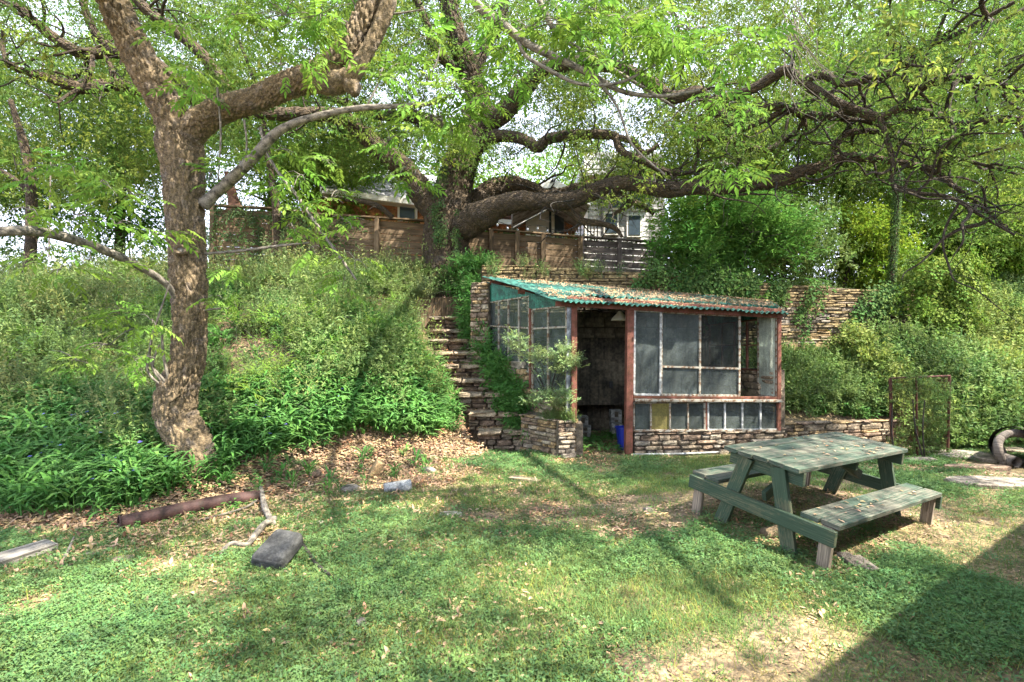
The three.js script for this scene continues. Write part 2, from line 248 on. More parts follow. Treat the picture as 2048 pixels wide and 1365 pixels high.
const G = {
  oak: variants(4, (l) => { for (let k = 0; k < 5; k++) { const d = rdir(); d.y *= 0.6; d.normalize(); for (let i = 0; i < 6; i++) { const b = d.clone().multiplyScalar(rr(0.03, 0.24)), e = d.clone().multiplyScalar(0.6).add(rdir()).normalize(); l.leaf(b, e, V(rr(-0.6, 0.6), 1, rr(-0.6, 0.6)), rr(0.04, 0.075), rr(0.02, 0.03), 0.3, rr(0, 0.4)); } } }),
  pecan: variants(4, (l) => { // one drooping compound leaf along +x
    const n = 5, Lr = 0.26; const at = (t) => V(Lr * t, -0.09 * t * t, 0);
    l.tri(at(0), at(1), at(1).add(V(0, 0.003, 0.003)));
    for (let i = 0; i < n; i++) for (const s of [-1, 1]) { const t = 0.25 + 0.7 * i / (n - 1) + rr(-0.02, 0.02); l.leaf(at(t), V(0.75, rr(-0.5, -0.1), s * rr(0.7, 1)), V(0, 1, rr(-0.3, 0.3)), rr(0.07, 0.115) * (0.75 + 0.4 * t), rr(0.026, 0.036), 0.25, rr(0.15, 0.45), true); }
    l.leaf(at(1), V(1, -0.5, 0), V(0, 1, 0), 0.12, 0.036, 0.25, 0.3, true);
  }),
  wort: variants(4, (l) => { for (let i = 0; i < 17; i++) { const a = rr(0, 6.283), r = rr(0, 0.09), h = rr(0, 0.22); const d = V(Math.cos(a) * rr(0.35, 0.9), rr(0.6, 1.1), Math.sin(a) * rr(0.35, 0.9)); l.blade(V(Math.cos(a) * r, h, Math.sin(a) * r), d, rr(0.16, 0.3), rr(0.02, 0.036), rr(1.0, 2.2)); } for (let i = 0; i < 4; i++) { const a = V(rr(-0.06, 0.06), 0, rr(-0.06, 0.06)); l.stem(a, V(a.x * 2, 0.3, a.z * 2), 0.012); } }),
  herb: variants(4, (l) => { for (let i = 0; i < 9; i++) { const a = rr(0, 6.283), top = V(Math.cos(a) * rr(0.05, 0.22), rr(0.2, 0.42), Math.sin(a) * rr(0.05, 0.22)), b = V(top.x * 0.2, 0, top.z * 0.2); l.stem(b, top, 0.006); for (let k = 0; k < 13; k++) { const t = rr(0.25, 1); const q = b.clone().lerp(top, t); l.leaf(q, V(rr(-1, 1), rr(-0.1, 0.6), rr(-1, 1)), V(rr(-0.4, 0.4), 1, rr(-0.4, 0.4)), rr(0.03, 0.055), rr(0.012, 0.02), 0.2, rr(0, 0.3)); } } }),
  broad: variants(3, (l) => { for (let i = 0; i < 14; i++) { const a = rr(0, 6.283), r = rr(0.03, 0.16), h = rr(0.03, 0.13) * (1.3 - r * 4); const q = V(Math.cos(a) * r, Math.max(0.02, h), Math.sin(a) * r); l.stem(V(q.x * 0.3, 0, q.z * 0.3), q, 0.005); l.leaf(q, V(Math.cos(a + rr(-0.8, 0.8)), rr(0, 0.3), Math.sin(a + rr(-0.8, 0.8))), Y, rr(0.06, 0.1), rr(0.035, 0.055), 0.2, rr(0.1, 0.4), true); } }),
  shrub: variants(4, (l) => { for (let k = 0; k < 5; k++) { const d = rdir(); d.y = Math.abs(d.y) * 0.9 + 0.15; d.normalize(); const end = d.clone().multiplyScalar(rr(0.18, 0.3)); l.stem(V(0, 0, 0), end, 0.008); for (let i = 0; i < 8; i++) { const b = end.clone().multiplyScalar(rr(0.2, 1)); l.leaf(b, d.clone().multiplyScalar(0.5).add(rdir()), V(rr(-0.5, 0.5), 1, rr(-0.5, 0.5)), rr(0.04, 0.07), rr(0.018, 0.028), 0.25, rr(0, 0.3)); } } }),
  lance: variants(3, (l) => { // nandina-like sprays: lance leaflets
    for (let k = 0; k < 5; k++) { const d = rdir(); d.y = Math.abs(d.y) * 0.5; d.normalize(); const end = d.clone().multiplyScalar(0.24); l.stem(V(0, 0, 0), end, 0.006); for (let i = 0; i < 7; i++) { const b = end.clone().multiplyScalar(0.25 + 0.12 * i); l.leaf(b, d.clone().add(V(rr(-1, 1), rr(-0.5, 0.4), rr(-1, 1))), Y, rr(0.06, 0.09), rr(0.018, 0.026), 0.2, rr(0.1, 0.4)); } } }),
  ivy: variants(3, (l) => { for (let i = 0; i < 16; i++) { const q = V(gauss() * 0.11, gauss() * 0.13, rr(0.005, 0.05)); l.leaf(q, V(rr(-1, 1), rr(-1.2, 0.3), rr(0, 0.4)), V(0, 0.4, 1), rr(0.035, 0.065), rr(0.03, 0.05), 0.2, 0.2); } }),
  lawn: variants(6, (l) => { for (let i = 0; i < 24; i++) { const a = rr(0, 6.283), r = Math.pow(rnd(), 0.6) * 0.13, h = rr(0.008, 0.055) * (1.2 - r * 4), q = V(Math.cos(a) * r, h, Math.sin(a) * r); if (i % 3 === 0) { l.leaf(q, V(rr(-1, 1), rr(0, 0.8), rr(-1, 1)), Y, rr(0.02, 0.038), rr(0.008, 0.014), 0.3, rr(0, 0.5)); continue; } const s = rr(0.0045, 0.0105), nrm = V(rr(-0.9, 0.9), 1, rr(-0.9, 0.9)).normalize(), t0 = rr(0, 6.28), x = V(1, 0, 0).cross(nrm).normalize(), z = nrm.clone().cross(x); for (let k = 0; k < 3; k++) { const t = t0 + k * 2.094, c = Math.cos(t), e = Math.sin(t), d = x.clone().multiplyScalar(c).addScaledVector(z, e), f = x.clone().multiplyScalar(-e).addScaledVector(z, c); l.tri(q, q.clone().addScaledVector(d, s * 1.9).addScaledVector(f, s * 0.75).addScaledVector(nrm, -0.002), q.clone().addScaledVector(d, s * 1.9).addScaledVector(f, -s * 0.75).addScaledVector(nrm, rr(-0.003, 0.003))); } } }),
  grass: variants(4, (l) => { for (let i = 0; i < 20; i++) { const a = rr(0, 6.283), r = Math.sqrt(rnd()) * 0.11; l.blade(V(Math.cos(a) * r, 0, Math.sin(a) * r), V(rr(-0.8, 0.8), rr(0.5, 1), rr(-0.8, 0.8)), rr(0.035, 0.09), rr(0.0025, 0.005), rr(0.3, 1.6), 2); } }),
  dead: variants(5, (l) => { for (let i = 0; i < 7; i++) { const q = V(gauss() * 0.11, rr(0.004, 0.022), gauss() * 0.11); l.leaf(q, V(rr(-1, 1), rr(-0.06, 0.1), rr(-1, 1)), V(rr(-0.25, 0.25), 1, rr(-0.25, 0.25)), rr(0.03, 0.062), rr(0.016, 0.03), rr(-0.2, 0.6), rr(-0.15, 0.25), true); } }),
};
const tmpQ = new THREE.Quaternion(), tmpQ2 = new THREE.Quaternion();
function placed(pos, s, yaw, tilt = 0, tiltDir = 0, up = null) {
  tmpQ.setFromAxisAngle(Y, yaw); if (tilt) tmpQ.premultiply(tmpQ2.setFromAxisAngle(V(Math.cos(tiltDir), 0, Math.sin(tiltDir)), tilt)); if (up) tmpQ.premultiply(new THREE.Quaternion().setFromUnitVectors(Y, up));
  return new THREE.Matrix4().compose(pos, tmpQ, typeof s === 'number' ? V(s, s, s) : s);
}
// list of {m, c}; one InstancedMesh for each shape variant
function instances(name, geos, mat, list, parent, kind = 'stuff') {
  const by = geos.map(() => []); list.forEach((e) => by[Math.floor(rnd() * geos.length)].push(e));
  by.forEach((l, i) => {
    if (!l.length) return; const im = new THREE.InstancedMesh(geos[i], mat, l.length); im.name = name; im.castShadow = im.receiveShadow = true; if (kind) im.userData.kind = kind;
    l.forEach((e, k) => { im.setMatrixAt(k, e.m); im.setColorAt(k, e.c); }); parent.add(im);
  });
}
function stuff(name, label, category) { const g = new THREE.Group(); g.name = numbered(name); scene.add(g); return tag(g, label, category, null, 'stuff'); }
const shade = (k, dr = 0, db = 0) => { const v = rr(1 - k, 1 + k); return lin(v * (1 + rr(-dr, dr)), v, v * (1 + rr(-db, db))); };

// ---------------------------------------------------------------- terrain
const FL = V(0.86, 0, -7.73), FR = V(4.21, 0, -8.05), BL = V(-0.44, 0, -9.85), BR = V(3.80, 0, -10.25);   // shed footprint
const sideX = (D) => D < 7.75 ? 0.82 : D < 9.85 ? lerp(0.82, -0.46, (D - 7.75) / 2.1) : -0.62;
const rightX = (D) => lerp(4.27, 3.86, clamp((D - 8.05) / 2.2));
const wallD = (x) => 10.32 + 0.05 * x;
const toe = (x) => x < -3.5 ? 4.2 : x < -0.6 ? lerp(4.2, 7.3, (x + 3.5) / 2.9) : x < 0 ? lerp(7.3, 8.2, (x + 0.6) / 0.6) : 8.2;
const stairC = (D) => lerp(-0.17, -1.44, (D - 8.3) / 2.5);      // centre line of the stairs
const stairH = (D) => clamp((D - 8.2) / 2.6) * 2.2;
const tablePos = V(2.7, 0.035, -4.627), TA = 0.569;
function H(x, z) {
  const D = -z; let h = 0;
  if (D < 0) return 0;
  const T0 = toe(x), hl = 3.0 * smooth((D - T0) / (12.3 - T0));
  // right: cut for the shed, bank, upper terrace
  let hr = 0; const w = wallD(x), up = lerp(2.95, 2.75, step(2, 8, x));
  const bd = lerp(8.40, 8.98, clamp((x - 4.3) / 3.2)), bank = D < bd ? 0 : lerp(0.34, 1.25, clamp((D - bd) / (w - bd)));
  const soft = lerp(0, 1.35, smooth((D - 7.7) / 3.0));
  const b2 = step(7.2, 8.0, x);
  const front = lerp(0, lerp(bank, soft, b2), step(-0.07, 0.07, x - rightX(D)));
  const open = lerp(0, 2.9, smooth((D - 7.7) / 6)) ;
  hr = D > w ? up : front; hr = lerp(D > w - 0.05 && D < w + 0.05 ? lerp(front, up, (D - w + 0.05) / 0.1) : hr, open, step(8.7, 9.6, x));
  const s = step(-0.06, 0.06, x - sideX(D));
  h = D > wallD(x) + 0.3 ? lerp(hl, hr, step(-2.5, 0.5, x)) : lerp(hl, hr, s);
  // the stairs are cut into the slope
  if (D > 8.0 && D < 11.0) { const k = 1 - step(0.32, 0.55, Math.abs(x - stairC(D))); h = lerp(h, Math.min(h, stairH(D) + 0.12), 1 - step(0.5, 1.6, stairC(D) - x)); h = lerp(h, Math.min(h, stairH(D) - 0.28), k); }
  if (D > 13) h += lerp(0.04, 0.12, step(6, 12, x)) * Math.min(D - 13, 14);
  // ground under the table leans with it
  const dx = x - tablePos.x, dz = z - tablePos.z, r = Math.hypot(dx, dz), zl = dx * Math.sin(TA) + dz * Math.cos(TA);
  h += (0.10 - 0.115 * clamp(zl, -0.8, 0.8)) * (1 - step(0.7, 2.0, r));
  h += 0.05 * (fbm(x * 0.9, z * 0.9, 3.3, 3) - 0.5) + 0.1 * (fbm(x * 0.3, z * 0.3, 1.3, 2) - 0.5) * step(3, 6, D) + (0.12 * (fbm(x * 1.3, z * 1.3, 9.3, 2) - 0.5)) * step(0.3, 1, h);
  return h;
}
function axis(lo, hi, st, far) { const a = []; for (let x = lo; x <= hi + 1e-6; x += st) a.push(x); let d = st; for (let x = hi; x < far;) { d *= 1.25; x += d; a.push(x); } d = st; for (let x = lo; x > -far;) { d *= 1.25; x -= d; a.unshift(x); } return a; }
{
  const xs = axis(-11, 11.5, 0.09, 450), zs = axis(-13.5, -1.5, 0.09, 450), pos = [], uv = [], col = [], idx = [];
  for (const z of zs) for (const x of xs) {
    const D = -z, h = H(x, z); pos.push(x, h, z); uv.push(x, z);
    const n1 = fbm(x * 0.8, z * 0.8, 5, 4), n2 = fbm(x * 3, z * 3, 8, 3), lit = x < 1.2 ? step(-1.0, 0.6, D - toe(x) + 0.4 + 1.6 * (n1 - 0.5)) : 0, dirt = step(0.5, 0.62, n1 + 0.3 * (n2 - 0.5));
    // lawn soil: thatch and dry grass / bare soil / leaf mould on the slope
    const a = [0.44, 0.36, 0.20], b = [0.46, 0.35, 0.25], c = [0.32, 0.23, 0.15];
    for (let k = 0; k < 3; k++) col.push(lerp(lerp(a[k], b[k], dirt), c[k], lit) * (0.85 + 0.4 * n2));
  }
  const w = xs.length; for (let j = 0; j < zs.length - 1; j++) for (let i = 0; i < w - 1; i++) { const a = j * w + i; idx.push(a, a + w, a + 1, a + 1, a + w, a + w + 1); }
  const g = new THREE.BufferGeometry(); g.setAttribute('position', new THREE.Float32BufferAttribute(pos, 3)); g.setAttribute('uv', new THREE.Float32BufferAttribute(uv, 2)); g.setAttribute('color', new THREE.Float32BufferAttribute(col, 3)); g.setIndex(idx); g.computeVertexNormals();
  const m = mesh('ground', g, M.ground); m.userData.kind = 'structure'; m.userData.label = 'lawn and leaf covered slope rising to the left';
}
const onGround = (px, py) => { const o = V(0, EYE, 0), d = P(px, py, 1).sub(o); for (let t = 1.5; t < 40; t += 0.02) { const q = o.clone().addScaledVector(d, t); if (q.y <= H(q.x, q.z)) return V(q.x, H(q.x, q.z), q.z); } return o.addScaledVector(d, 40); };
const groundNormal = (x, z) => V(H(x - 0.08, z) - H(x + 0.08, z), 0.16, H(x, z - 0.08) - H(x, z + 0.08)).normalize();

// ---------------------------------------------------------------- stones
setSeed(21);
const stoneGeos = Array.from({ length: 8 }, (_, v) => {
  let g = new THREE.BoxGeometry(1, 1, 1, 2, 2, 2); g.deleteAttribute('uv'); g.deleteAttribute('normal'); g = mergeVertices(g, 1e-4); const p = g.attributes.position;
  for (let i = 0; i < p.count; i++) {
    let x = p.getX(i), y = p.getY(i), z = p.getZ(i); const c = (Math.abs(x) > 0.4) + (Math.abs(y) > 0.4) + (Math.abs(z) > 0.4), k = c === 3 ? 0.9 : c === 2 ? 0.96 : 1.0;
    const j = (s) => (hash(i, v, s) - 0.5) * 0.085; p.setXYZ(i, x * k + j(1), y * k + j(2), z * k + j(3) * 1.6);
  }
  g = g.toNonIndexed(); g.computeVertexNormals(); return g;
});
const stoneGeoOf = (w, h, d) => { const g = metricUV(pick(stoneGeos).clone().scale(w, h, d)); g.computeVertexNormals(); return shiftUV(g, rnd() * 4, rnd() * 4); };
// a faced wall: stones in uneven courses over a recessed backing. place(u, v, out) -> world point; frame: matrix basis
function stoneFace(parent, { L, h0, h1, place, basis, t = 0.16, mats = stoneMats, ch = [0.05, 0.13], sw = [0.14, 0.42], show = () => true, name = 'stone', restName = 'stone_rest', most = 300 }) {
  const all = []; let v = Math.min(h0(0), h0(L)); const top = Math.max(h1(0), h1(L), h1(L / 2));
  while (v < top - 0.02) {
    const hh = Math.min(rr(...ch), top - v); let u = -rr(0, 0.15);
    while (u < L - 0.03) {
      const w = rr(...sw) * (hh > 0.1 ? 1.15 : 0.9), a = Math.max(0, u), b = Math.min(L, u + w), uc = (a + b) / 2; u += w;
      if (b - a < 0.05) continue; if (v + hh * 0.6 < h0(uc) || v + hh * 0.6 > h1(uc)) continue;
      const split = hh > 0.1 && rnd() < 0.25 ? 2 : 1;
      for (let s = 0; s < split; s++) all.push([uc, v + hh * (s + 0.5) / split, b - a - 0.014, hh / split - 0.012]);
    }
    v += hh;
  }
  const rest = []; let n = 0;
  for (const [u, vv, w, hh] of all) {
    const m = basis(u).clone().multiply(new THREE.Matrix4().makeRotationZ(rr(-0.02, 0.02))).setPosition(place(u, vv, rr(-0.02, 0.02) - t / 2 + 0.035)), geo = stoneGeoOf(w, hh, t);
    if (show(u, vv) && n < most) { n++; const s = mesh(name, geo, pick(mats), parent); s.applyMatrix4(m); } else rest.push(geo.applyMatrix4(m));
  }
  if (rest.length) { const r = mesh(restName, merge(rest), mats[1], parent); r.userData.kind = 'stuff'; }
  return all.length;
}
function lineWall(a, b) { // place/basis for a straight wall from a to b seen from the side of its normal
  const x = b.clone().sub(a).setY(0), L = x.length(); x.normalize(); const n = V(-x.z, 0, x.x); // left-hand normal
  if (n.dot(V(0, 0, 0).sub(a)) < 0) n.negate();
  const bs = new THREE.Matrix4().makeBasis(n.z > 0 || Math.abs(n.z) < 0.2 ? V(n.z, 0, -n.x) : V(n.z, 0, -n.x), Y.clone(), n);
  return { L, n, x, place: (u, v, o) => a.clone().addScaledVector(x, u).addScaledVector(n, o).setY(v), basis: () => bs };
}
function backing(parent, lw, h0, h1, depth, mat = M.mortar, name = 'mortar') { // slab behind a stone face with sloping bottom and top
  const s = new THREE.Shape(); s.moveTo(0, h0(0)); s.lineTo(lw.L, h0(lw.L)); s.lineTo(lw.L, h1(lw.L)); s.lineTo(lw.L / 2, h1(lw.L / 2)); s.lineTo(0, h1(0)); s.closePath();
  const g = metricUV(new THREE.ExtrudeGeometry(s, { depth, bevelEnabled: false })); const o = lw.place(0, 0, -depth - 0.012);
  g.applyMatrix4(new THREE.Matrix4().makeBasis(lw.x, Y.clone(), lw.x.clone().cross(Y)).setPosition(lw.x.clone().cross(Y).dot(lw.n) > 0 ? o : lw.place(0, 0, -0.012)));
  return mesh(name, g, mat, parent);
}

// retaining wall behind the shed
{
  const w = thing('retaining_wall', 'long dry-stone retaining wall of tan limestone behind the shed', 'wall');
  const a = V(-0.62, 0, -wallD(-0.62) - 0.02), b = V(8.75, 0, -wallD(8.75)), lw = lineWall(a, b), top = (u) => lerp(3.32, 2.86, smooth(u / lw.L)) , bot = (u) => u < 4.6 ? 2.3 : lerp(1.3, 1.6, (u - 4.6) / 4.2);
  setSeed(31);
  backing(w, lw, () => -0.2, (u) => top(u) - 0.06, 0.3);
  stoneFace(w, { ...lw, h0: bot, h1: top, ch: [0.035, 0.085], sw: [0.18, 0.55], mats: [stoneMats[0], stoneMats[7], stoneMats[1], stoneMats[7], stoneMats[8], stoneMats[8], stoneMats[4], stoneMats[5]], show: (u) => u > 4.9 || u < 4.2, most: 300 });
  // return along the left of the shed
  const c = V(-0.60, 0, -10.3), d = V(-0.42, 0, -9.62), l2 = lineWall(c, d);
  const l3 = lineWall(V(-0.80, 0, -9.86), V(-0.44, 0, -9.72));
  backing(w, l3, () => 1.2, () => 2.85, 0.3);
  stoneFace(w, { ...l3, h0: () => 1.4, h1: () => 2.9, mats: goldStone, sw: [0.12, 0.3] });
}
// low wall to the right of the shed
{
  const w = thing('low_stone_wall', 'low rubble wall edging the bank right of the shed', 'wall');
  const lw = lineWall(V(4.3, 0, -8.28), V(7.5, 0, -8.86)); setSeed(33);
  backing(w, lw, () => -0.1, () => 0.36, 0.2);
  stoneFace(w, { ...lw, h0: () => -0.04, h1: () => 0.42, mats: [stoneMats[1], stoneMats[3], stoneMats[0], stoneMats[4]] });
}
// stairs
{
  const st = thing('stone_staircase', 'steep flight of rough stone steps climbing between the slope and the shed', 'stairs');
  const rows = [[961, 1046, 860, 8.35], [943, 1033, 824, 8.66], [921, 1005, 786, 8.97], [899, 985, 758, 9.28], [888, 968, 730, 9.59], [873, 955, 704, 9.9], [862, 940, 679, 10.2], [860, 929, 660, 10.5], [864, 917, 634, 10.8]];
  setSeed(35); let prev = -0.05;
  rows.forEach(([x0, x1, y, D], i) => {
    const a = P(x0 - 6, y, D), b = P(x1 + 6, y, D - 0.03), top = a.y, s = part('step', st), lw = lineWall(V(a.x, 0, a.z), V(b.x, 0, b.z));
    const base = prev - 0.06; prev = top;
    stoneFace(s, { ...lw, h0: () => base, h1: () => top - 0.05, ch: [0.07, 0.11], sw: [0.16, 0.42], t: 0.3, mats: [stoneMats[1], stoneMats[3], stoneMats[3], stoneMats[5]] });
    let u = 0; while (u < lw.L - 0.05) { const ww = Math.min(rr(0.28, 0.5), lw.L - u); const m = mesh('tread', stoneGeoOf(ww - 0.015, 0.07, 0.46), pick([stoneMats[0], stoneMats[1], stoneMats[0]]), s); m.applyMatrix4(lw.basis().clone().setPosition(lw.place(u + ww / 2, top - 0.03, -0.11 + rr(0, 0.04)))); u += ww; }
    const bk = mesh('fill', box(lw.L - 0.06, top - base + 0.12, 0.36), M.mortar, s); bk.applyMatrix4(lw.basis().clone().setPosition(lw.place(lw.L / 2, (top + base) / 2 - 0.12, -0.27)));
  });
}

// ---------------------------------------------------------------- the garden shed
const shed = thing('garden_shed', 'derelict glazed garden shed with rusty posts and green corrugated roof', 'shed');
{
  setSeed(41);
  const nF = V(-(FR.z - FL.z), 0, FR.x - FL.x).normalize(); if (nF.z < 0) nF.negate();
  const F = (x, y) => onPlane(x, y, FL, FR);
  const SB = BL.clone(), SA = V(0.80, 0, -7.80), S = (x, y) => onPlane(x, y, SA, SB), nS = V(SB.z - SA.z, 0, SA.x - SB.x).normalize(); if (nS.x > 0) nS.negate();
  const Rp = (x, y) => onPlane(x, y, FR, BR), nR = V(1, 0, -0.2).normalize();
  const post = (name, a, b, w, t, n, mat, label) => { const m = mesh(name, barGeo(a, b, w, t, n, 0.006), mat, shed); if (label) m.userData.label = label; return m; };
  const px = 1 / 130; // metres per pixel at the front
  // frame
  post('post', F(1148, 604), F(1147, 884), 11 * px, 0.09, nF, M.rust);
  post('corner_post', F(1138.5, 605).addScaledVector(nF, -0.03), F(1136, 826).addScaledVector(nF, -0.03), 9 * px, 0.08, nF, M.greyMetal, 'grey galvanised corner post');
  post('post', F(1260, 604), F(1256, 908).addScaledVector(nF, 0.01), 14 * px, 0.11, nF, M.rust);
  post('post', F(1557, 618), F(1556, 866), 8 * px, 0.08, nF, M.rust);
  post('beam', F(1134, 600).addScaledVector(nF, -0.01), F(1560, 625).addScaledVector(nF, -0.01), 13 * px, 0.10, nF, M.rust);
  post('sill', F(1266, 800).addScaledVector(nF, 0.03), F(1559, 801.5).addScaledVector(nF, 0.03), 5 * px, 0.16, nF, M.peel, 'weathered grey sill');
  post('rail', F(1266, 794.5), F(1558, 796.5), 5 * px, 0.07, nF, M.rust);
  post('rail', F(1266, 862.5), F(1557, 860.5), 4 * px, 0.07, nF, M.peel);
  post('mid_post', F(1411, 804), F(1411, 861), 6 * px, 0.06, nF, M.rust);
  // windows: grids of panes. corners in photograph pixels on a plane map
  function sash(map, n, [tl, tr, br, bl], us, vs, bar, frameMat, glassFor, off = 0, label) {
    const win = part('window', shed); if (label) win.userData.label = label;
    const at = (u, v) => { const t = map(lerp(tl[0], tr[0], u), lerp(tl[1], tr[1], u)), b = map(lerp(bl[0], br[0], u), lerp(bl[1], br[1], u)); return t.lerp(b, v).addScaledVector(n, off); };
    const bars = [];
    for (const u of us) bars.push(barGeo(at(u, 0), at(u, 1), bar, 0.045, n));
    for (const v of vs) bars.push(barGeo(at(0, v), at(1, v), bar, 0.041, n));
    mesh('frame', merge(bars), frameMat, win);
    for (let i = 0; i < us.length - 1; i++) for (let j = 0; j < vs.length - 1; j++) {
      const gm = glassFor(i, j); if (!gm) continue;
      const a = at(us[i], vs[j]), b = at(us[i + 1], vs[j]), c = at(us[i + 1], vs[j + 1]), d = at(us[i], vs[j + 1]), g = new THREE.BufferGeometry(), w = a.distanceTo(b), h = a.distanceTo(d), o = [rnd() * 3, rnd() * 3];
      g.setAttribute('position', new THREE.Float32BufferAttribute([a, b, c, d].flatMap((q) => [q.x, q.y, q.z]), 3)); g.setAttribute('uv', new THREE.Float32BufferAttribute([o[0], o[1] + h, o[0] + w, o[1] + h, o[0] + w, o[1], o[0], o[1]], 2)); g.setIndex([0, 2, 1, 0, 3, 2]); g.computeVertexNormals();
      mesh('pane', g, gm, win);
    }
    return at;
  }
  const cl = () => M.glass;
  sash(F, nF, [[1269, 621], [1321, 624], [1319.5, 790], [1267.5, 789]], [0, 1], [0, 1], 0.03, M.whiteWood, cl, 0.01, 'tall narrow sash with chalky white frame');
  sash(F, nF, [[1323, 624.5], [1479, 633], [1478, 792], [1322, 790]], [0, 0.493, 1], [0, 0.66, 1], 0.03, M.peel, (i, j) => (i && !j ? M.clear : M.glass));
  sash(F, nF, [[1267, 806], [1408, 805], [1408, 860], [1267, 861]], [0, 0.24, 0.51, 0.765, 1], [0, 1], 0.024, M.peel, (i) => (i === 1 ? M.amber : M.glass), 0.012, 'low sash of four panes, one stained yellow');
  sash(F, nF, [[1415, 804.5], [1555, 804], [1554, 859], [1415, 860]], [0, 0.24, 0.49, 0.75, 1], [0, 1], 0.026, M.whiteWood, cl, 0.012, 'low sash of four panes with white frame');
  { // casement swung inward, hinged on the right post
    const a = F(1554, 630), b = F(1554, 795), dir = V(-0.22, 0, -0.975), w = 0.42, win = part('casement', shed); win.userData.label = 'open casement with a streaked cloudy pane';
    const c = a.clone().addScaledVector(dir, w), d = b.clone().addScaledVector(dir, w), n = V(-0.975, 0, 0.22);
    mesh('frame', merge([barGeo(a, b, 0.03, 0.03, n), barGeo(c, d, 0.03, 0.03, n), barGeo(a, c, 0.03, 0.028, n), barGeo(b, d, 0.03, 0.028, n)]), M.peel, win);
    const g = new THREE.BufferGeometry(), h = a.y - b.y; g.setAttribute('position', new THREE.Float32BufferAttribute([c, a, b, d].flatMap((q) => [q.x, q.y, q.z]), 3)); g.setAttribute('uv', new THREE.Float32BufferAttribute([0, h, w, h, w, 0, 0, 0], 2)); g.setIndex([0, 2, 1, 0, 3, 2]); g.computeVertexNormals(); mesh('pane', g, M.frosted, win);
  }
  // right side wall, seen through the glass
  sash(Rp, nR, [[1420, 651], [1545, 636], [1545, 745], [1420, 731]], [0, 0.2, 0.4, 0.6, 0.8, 1], [0, 0.5, 1], 0.022, M.rust, (i) => (i === 2 ? M.glass : M.clear));
  { // its green apron and its stone base
    const e = [V(FR.x, 2.28, FR.z), V(BR.x, 2.58, BR.z), Rp(1420, 651), Rp(1545, 636)];
    corrugated('siding', shed, e[0], e[1], e[2], e[3], 24, M.greenMetal, 0.012);
    const lw = lineWall(V(FR.x - 0.02, 0, FR.z - 0.06), V(BR.x - 0.02, 0, BR.z)); lw.n.set(-1, 0, 0); backing(shed, lw, () => -0.1, () => 1.28, 0.15, M.mortar, 'side_base');
    const s = part('side_wall', shed); stoneFace(s, { L: lw.L, place: (u, v, o) => V(FR.x, 0, FR.z - 0.06).addScaledVector(lw.x, u).addScaledVector(V(-1, 0, 0), o + 0.01).setY(v), basis: () => new THREE.Matrix4().makeBasis(V(0, 0, 1), Y.clone(), V(-1, 0, 0)), h0: () => 0, h1: () => 1.25, most: 40, mats: goldStone, sw: [0.2, 0.5], ch: [0.08, 0.15] });
    post('rail', Rp(1420, 733), Rp(1545, 748), 0.04, 0.05, nR, M.rust);
  }
  // left side glazing
  sash(S, nS, [[978, 606], [1059, 593], [1059, 745], [978, 716]], [0, 0.25, 0.49, 0.75, 1], [0, 0.42, 1], 0.028, M.peel, cl, 0, 'rusted four-light window beside the stairs');
  sash(S, nS, [[1066, 620], [1134, 612], [1134, 792], [1066, 782]], [0, 0.46, 1], [0, 0.235, 1], 0.03, M.peel, cl, 0, 'rusted two-light window near the grey post');
  post('post', S(976.5, 600), S(976.5, 700), 0.05, 0.07, nS, M.rust);
  post('post', S(1062.5, 617), S(1062.5, 790), 0.055, 0.07, nS, M.rust);
  // green corrugated siding above the side windows
  corrugated('siding', shed, S(976, 564), S(1060, 586), S(1060, 592), S(976, 605), 17, M.greenMetal, 0.012, nS, 0.02);
  corrugated('siding', shed, S(1060, 586), S(1133, 606), S(1133, 611), S(1060, 619), 16, M.greenMetal, 0.012, nS, 0.02);
  // stone base of the left side, stepping up with the stairs
  { const lw = lineWall(SA, SB), base = part('side_wall', shed); const top = (u) => (u < 0.95 ? 0.86 : 1.34 + 0.1 * (u - 0.95)); backing(shed, lw, () => -0.1, (u) => top(u) - 0.05, 0.12, M.mortar, 'side_base'); stoneFace(base, { ...lw, h0: () => 0.1, h1: top, mats: goldStone, most: 120 }); }
  // front stone base
  { const lw = lineWall(V(1.86, 0, -7.82), V(4.34, 0, -8.06)), base = part('front_wall', shed); setSeed(43); backing(shed, lw, () => -0.1, () => 0.33, 0.14, M.mortar, 'front_base'); stoneFace(base, { ...lw, h0: () => -0.03, h1: () => 0.37, ch: [0.04, 0.095], sw: [0.13, 0.4], mats: [stoneMats[3], stoneMats[1], stoneMats[0], stoneMats[5], stoneMats[2], stoneMats[3]] }); }
  // stone pier left of the door, with a planter wall running back to the stairs
  {
    const pier = part('pier', shed); setSeed(45);
    const a = P(1116, 905, 7.55), b = P(1151, 905, 7.6), c = P(1042, 905, 8.3); const l1 = lineWall(V(a.x, 0, a.z), V(b.x, 0, b.z)), l2 = lineWall(V(a.x - 0.01, 0, a.z - 0.08), V(c.x, 0, c.z)), hh = 0.56;
    for (const lw of [l1, l2]) { backing(pier, lw, () => -0.1, () => hh - 0.04, 0.16); stoneFace(pier, { ...lw, h0: () => -0.04, h1: (u) => hh, ch: [0.045, 0.085], sw: [0.12, 0.32], t: 0.14, mats: lw === l1 ? [stoneMats[0], stoneMats[3], stoneMats[5], stoneMats[2]] : goldStone, restName: 'stone' }); }
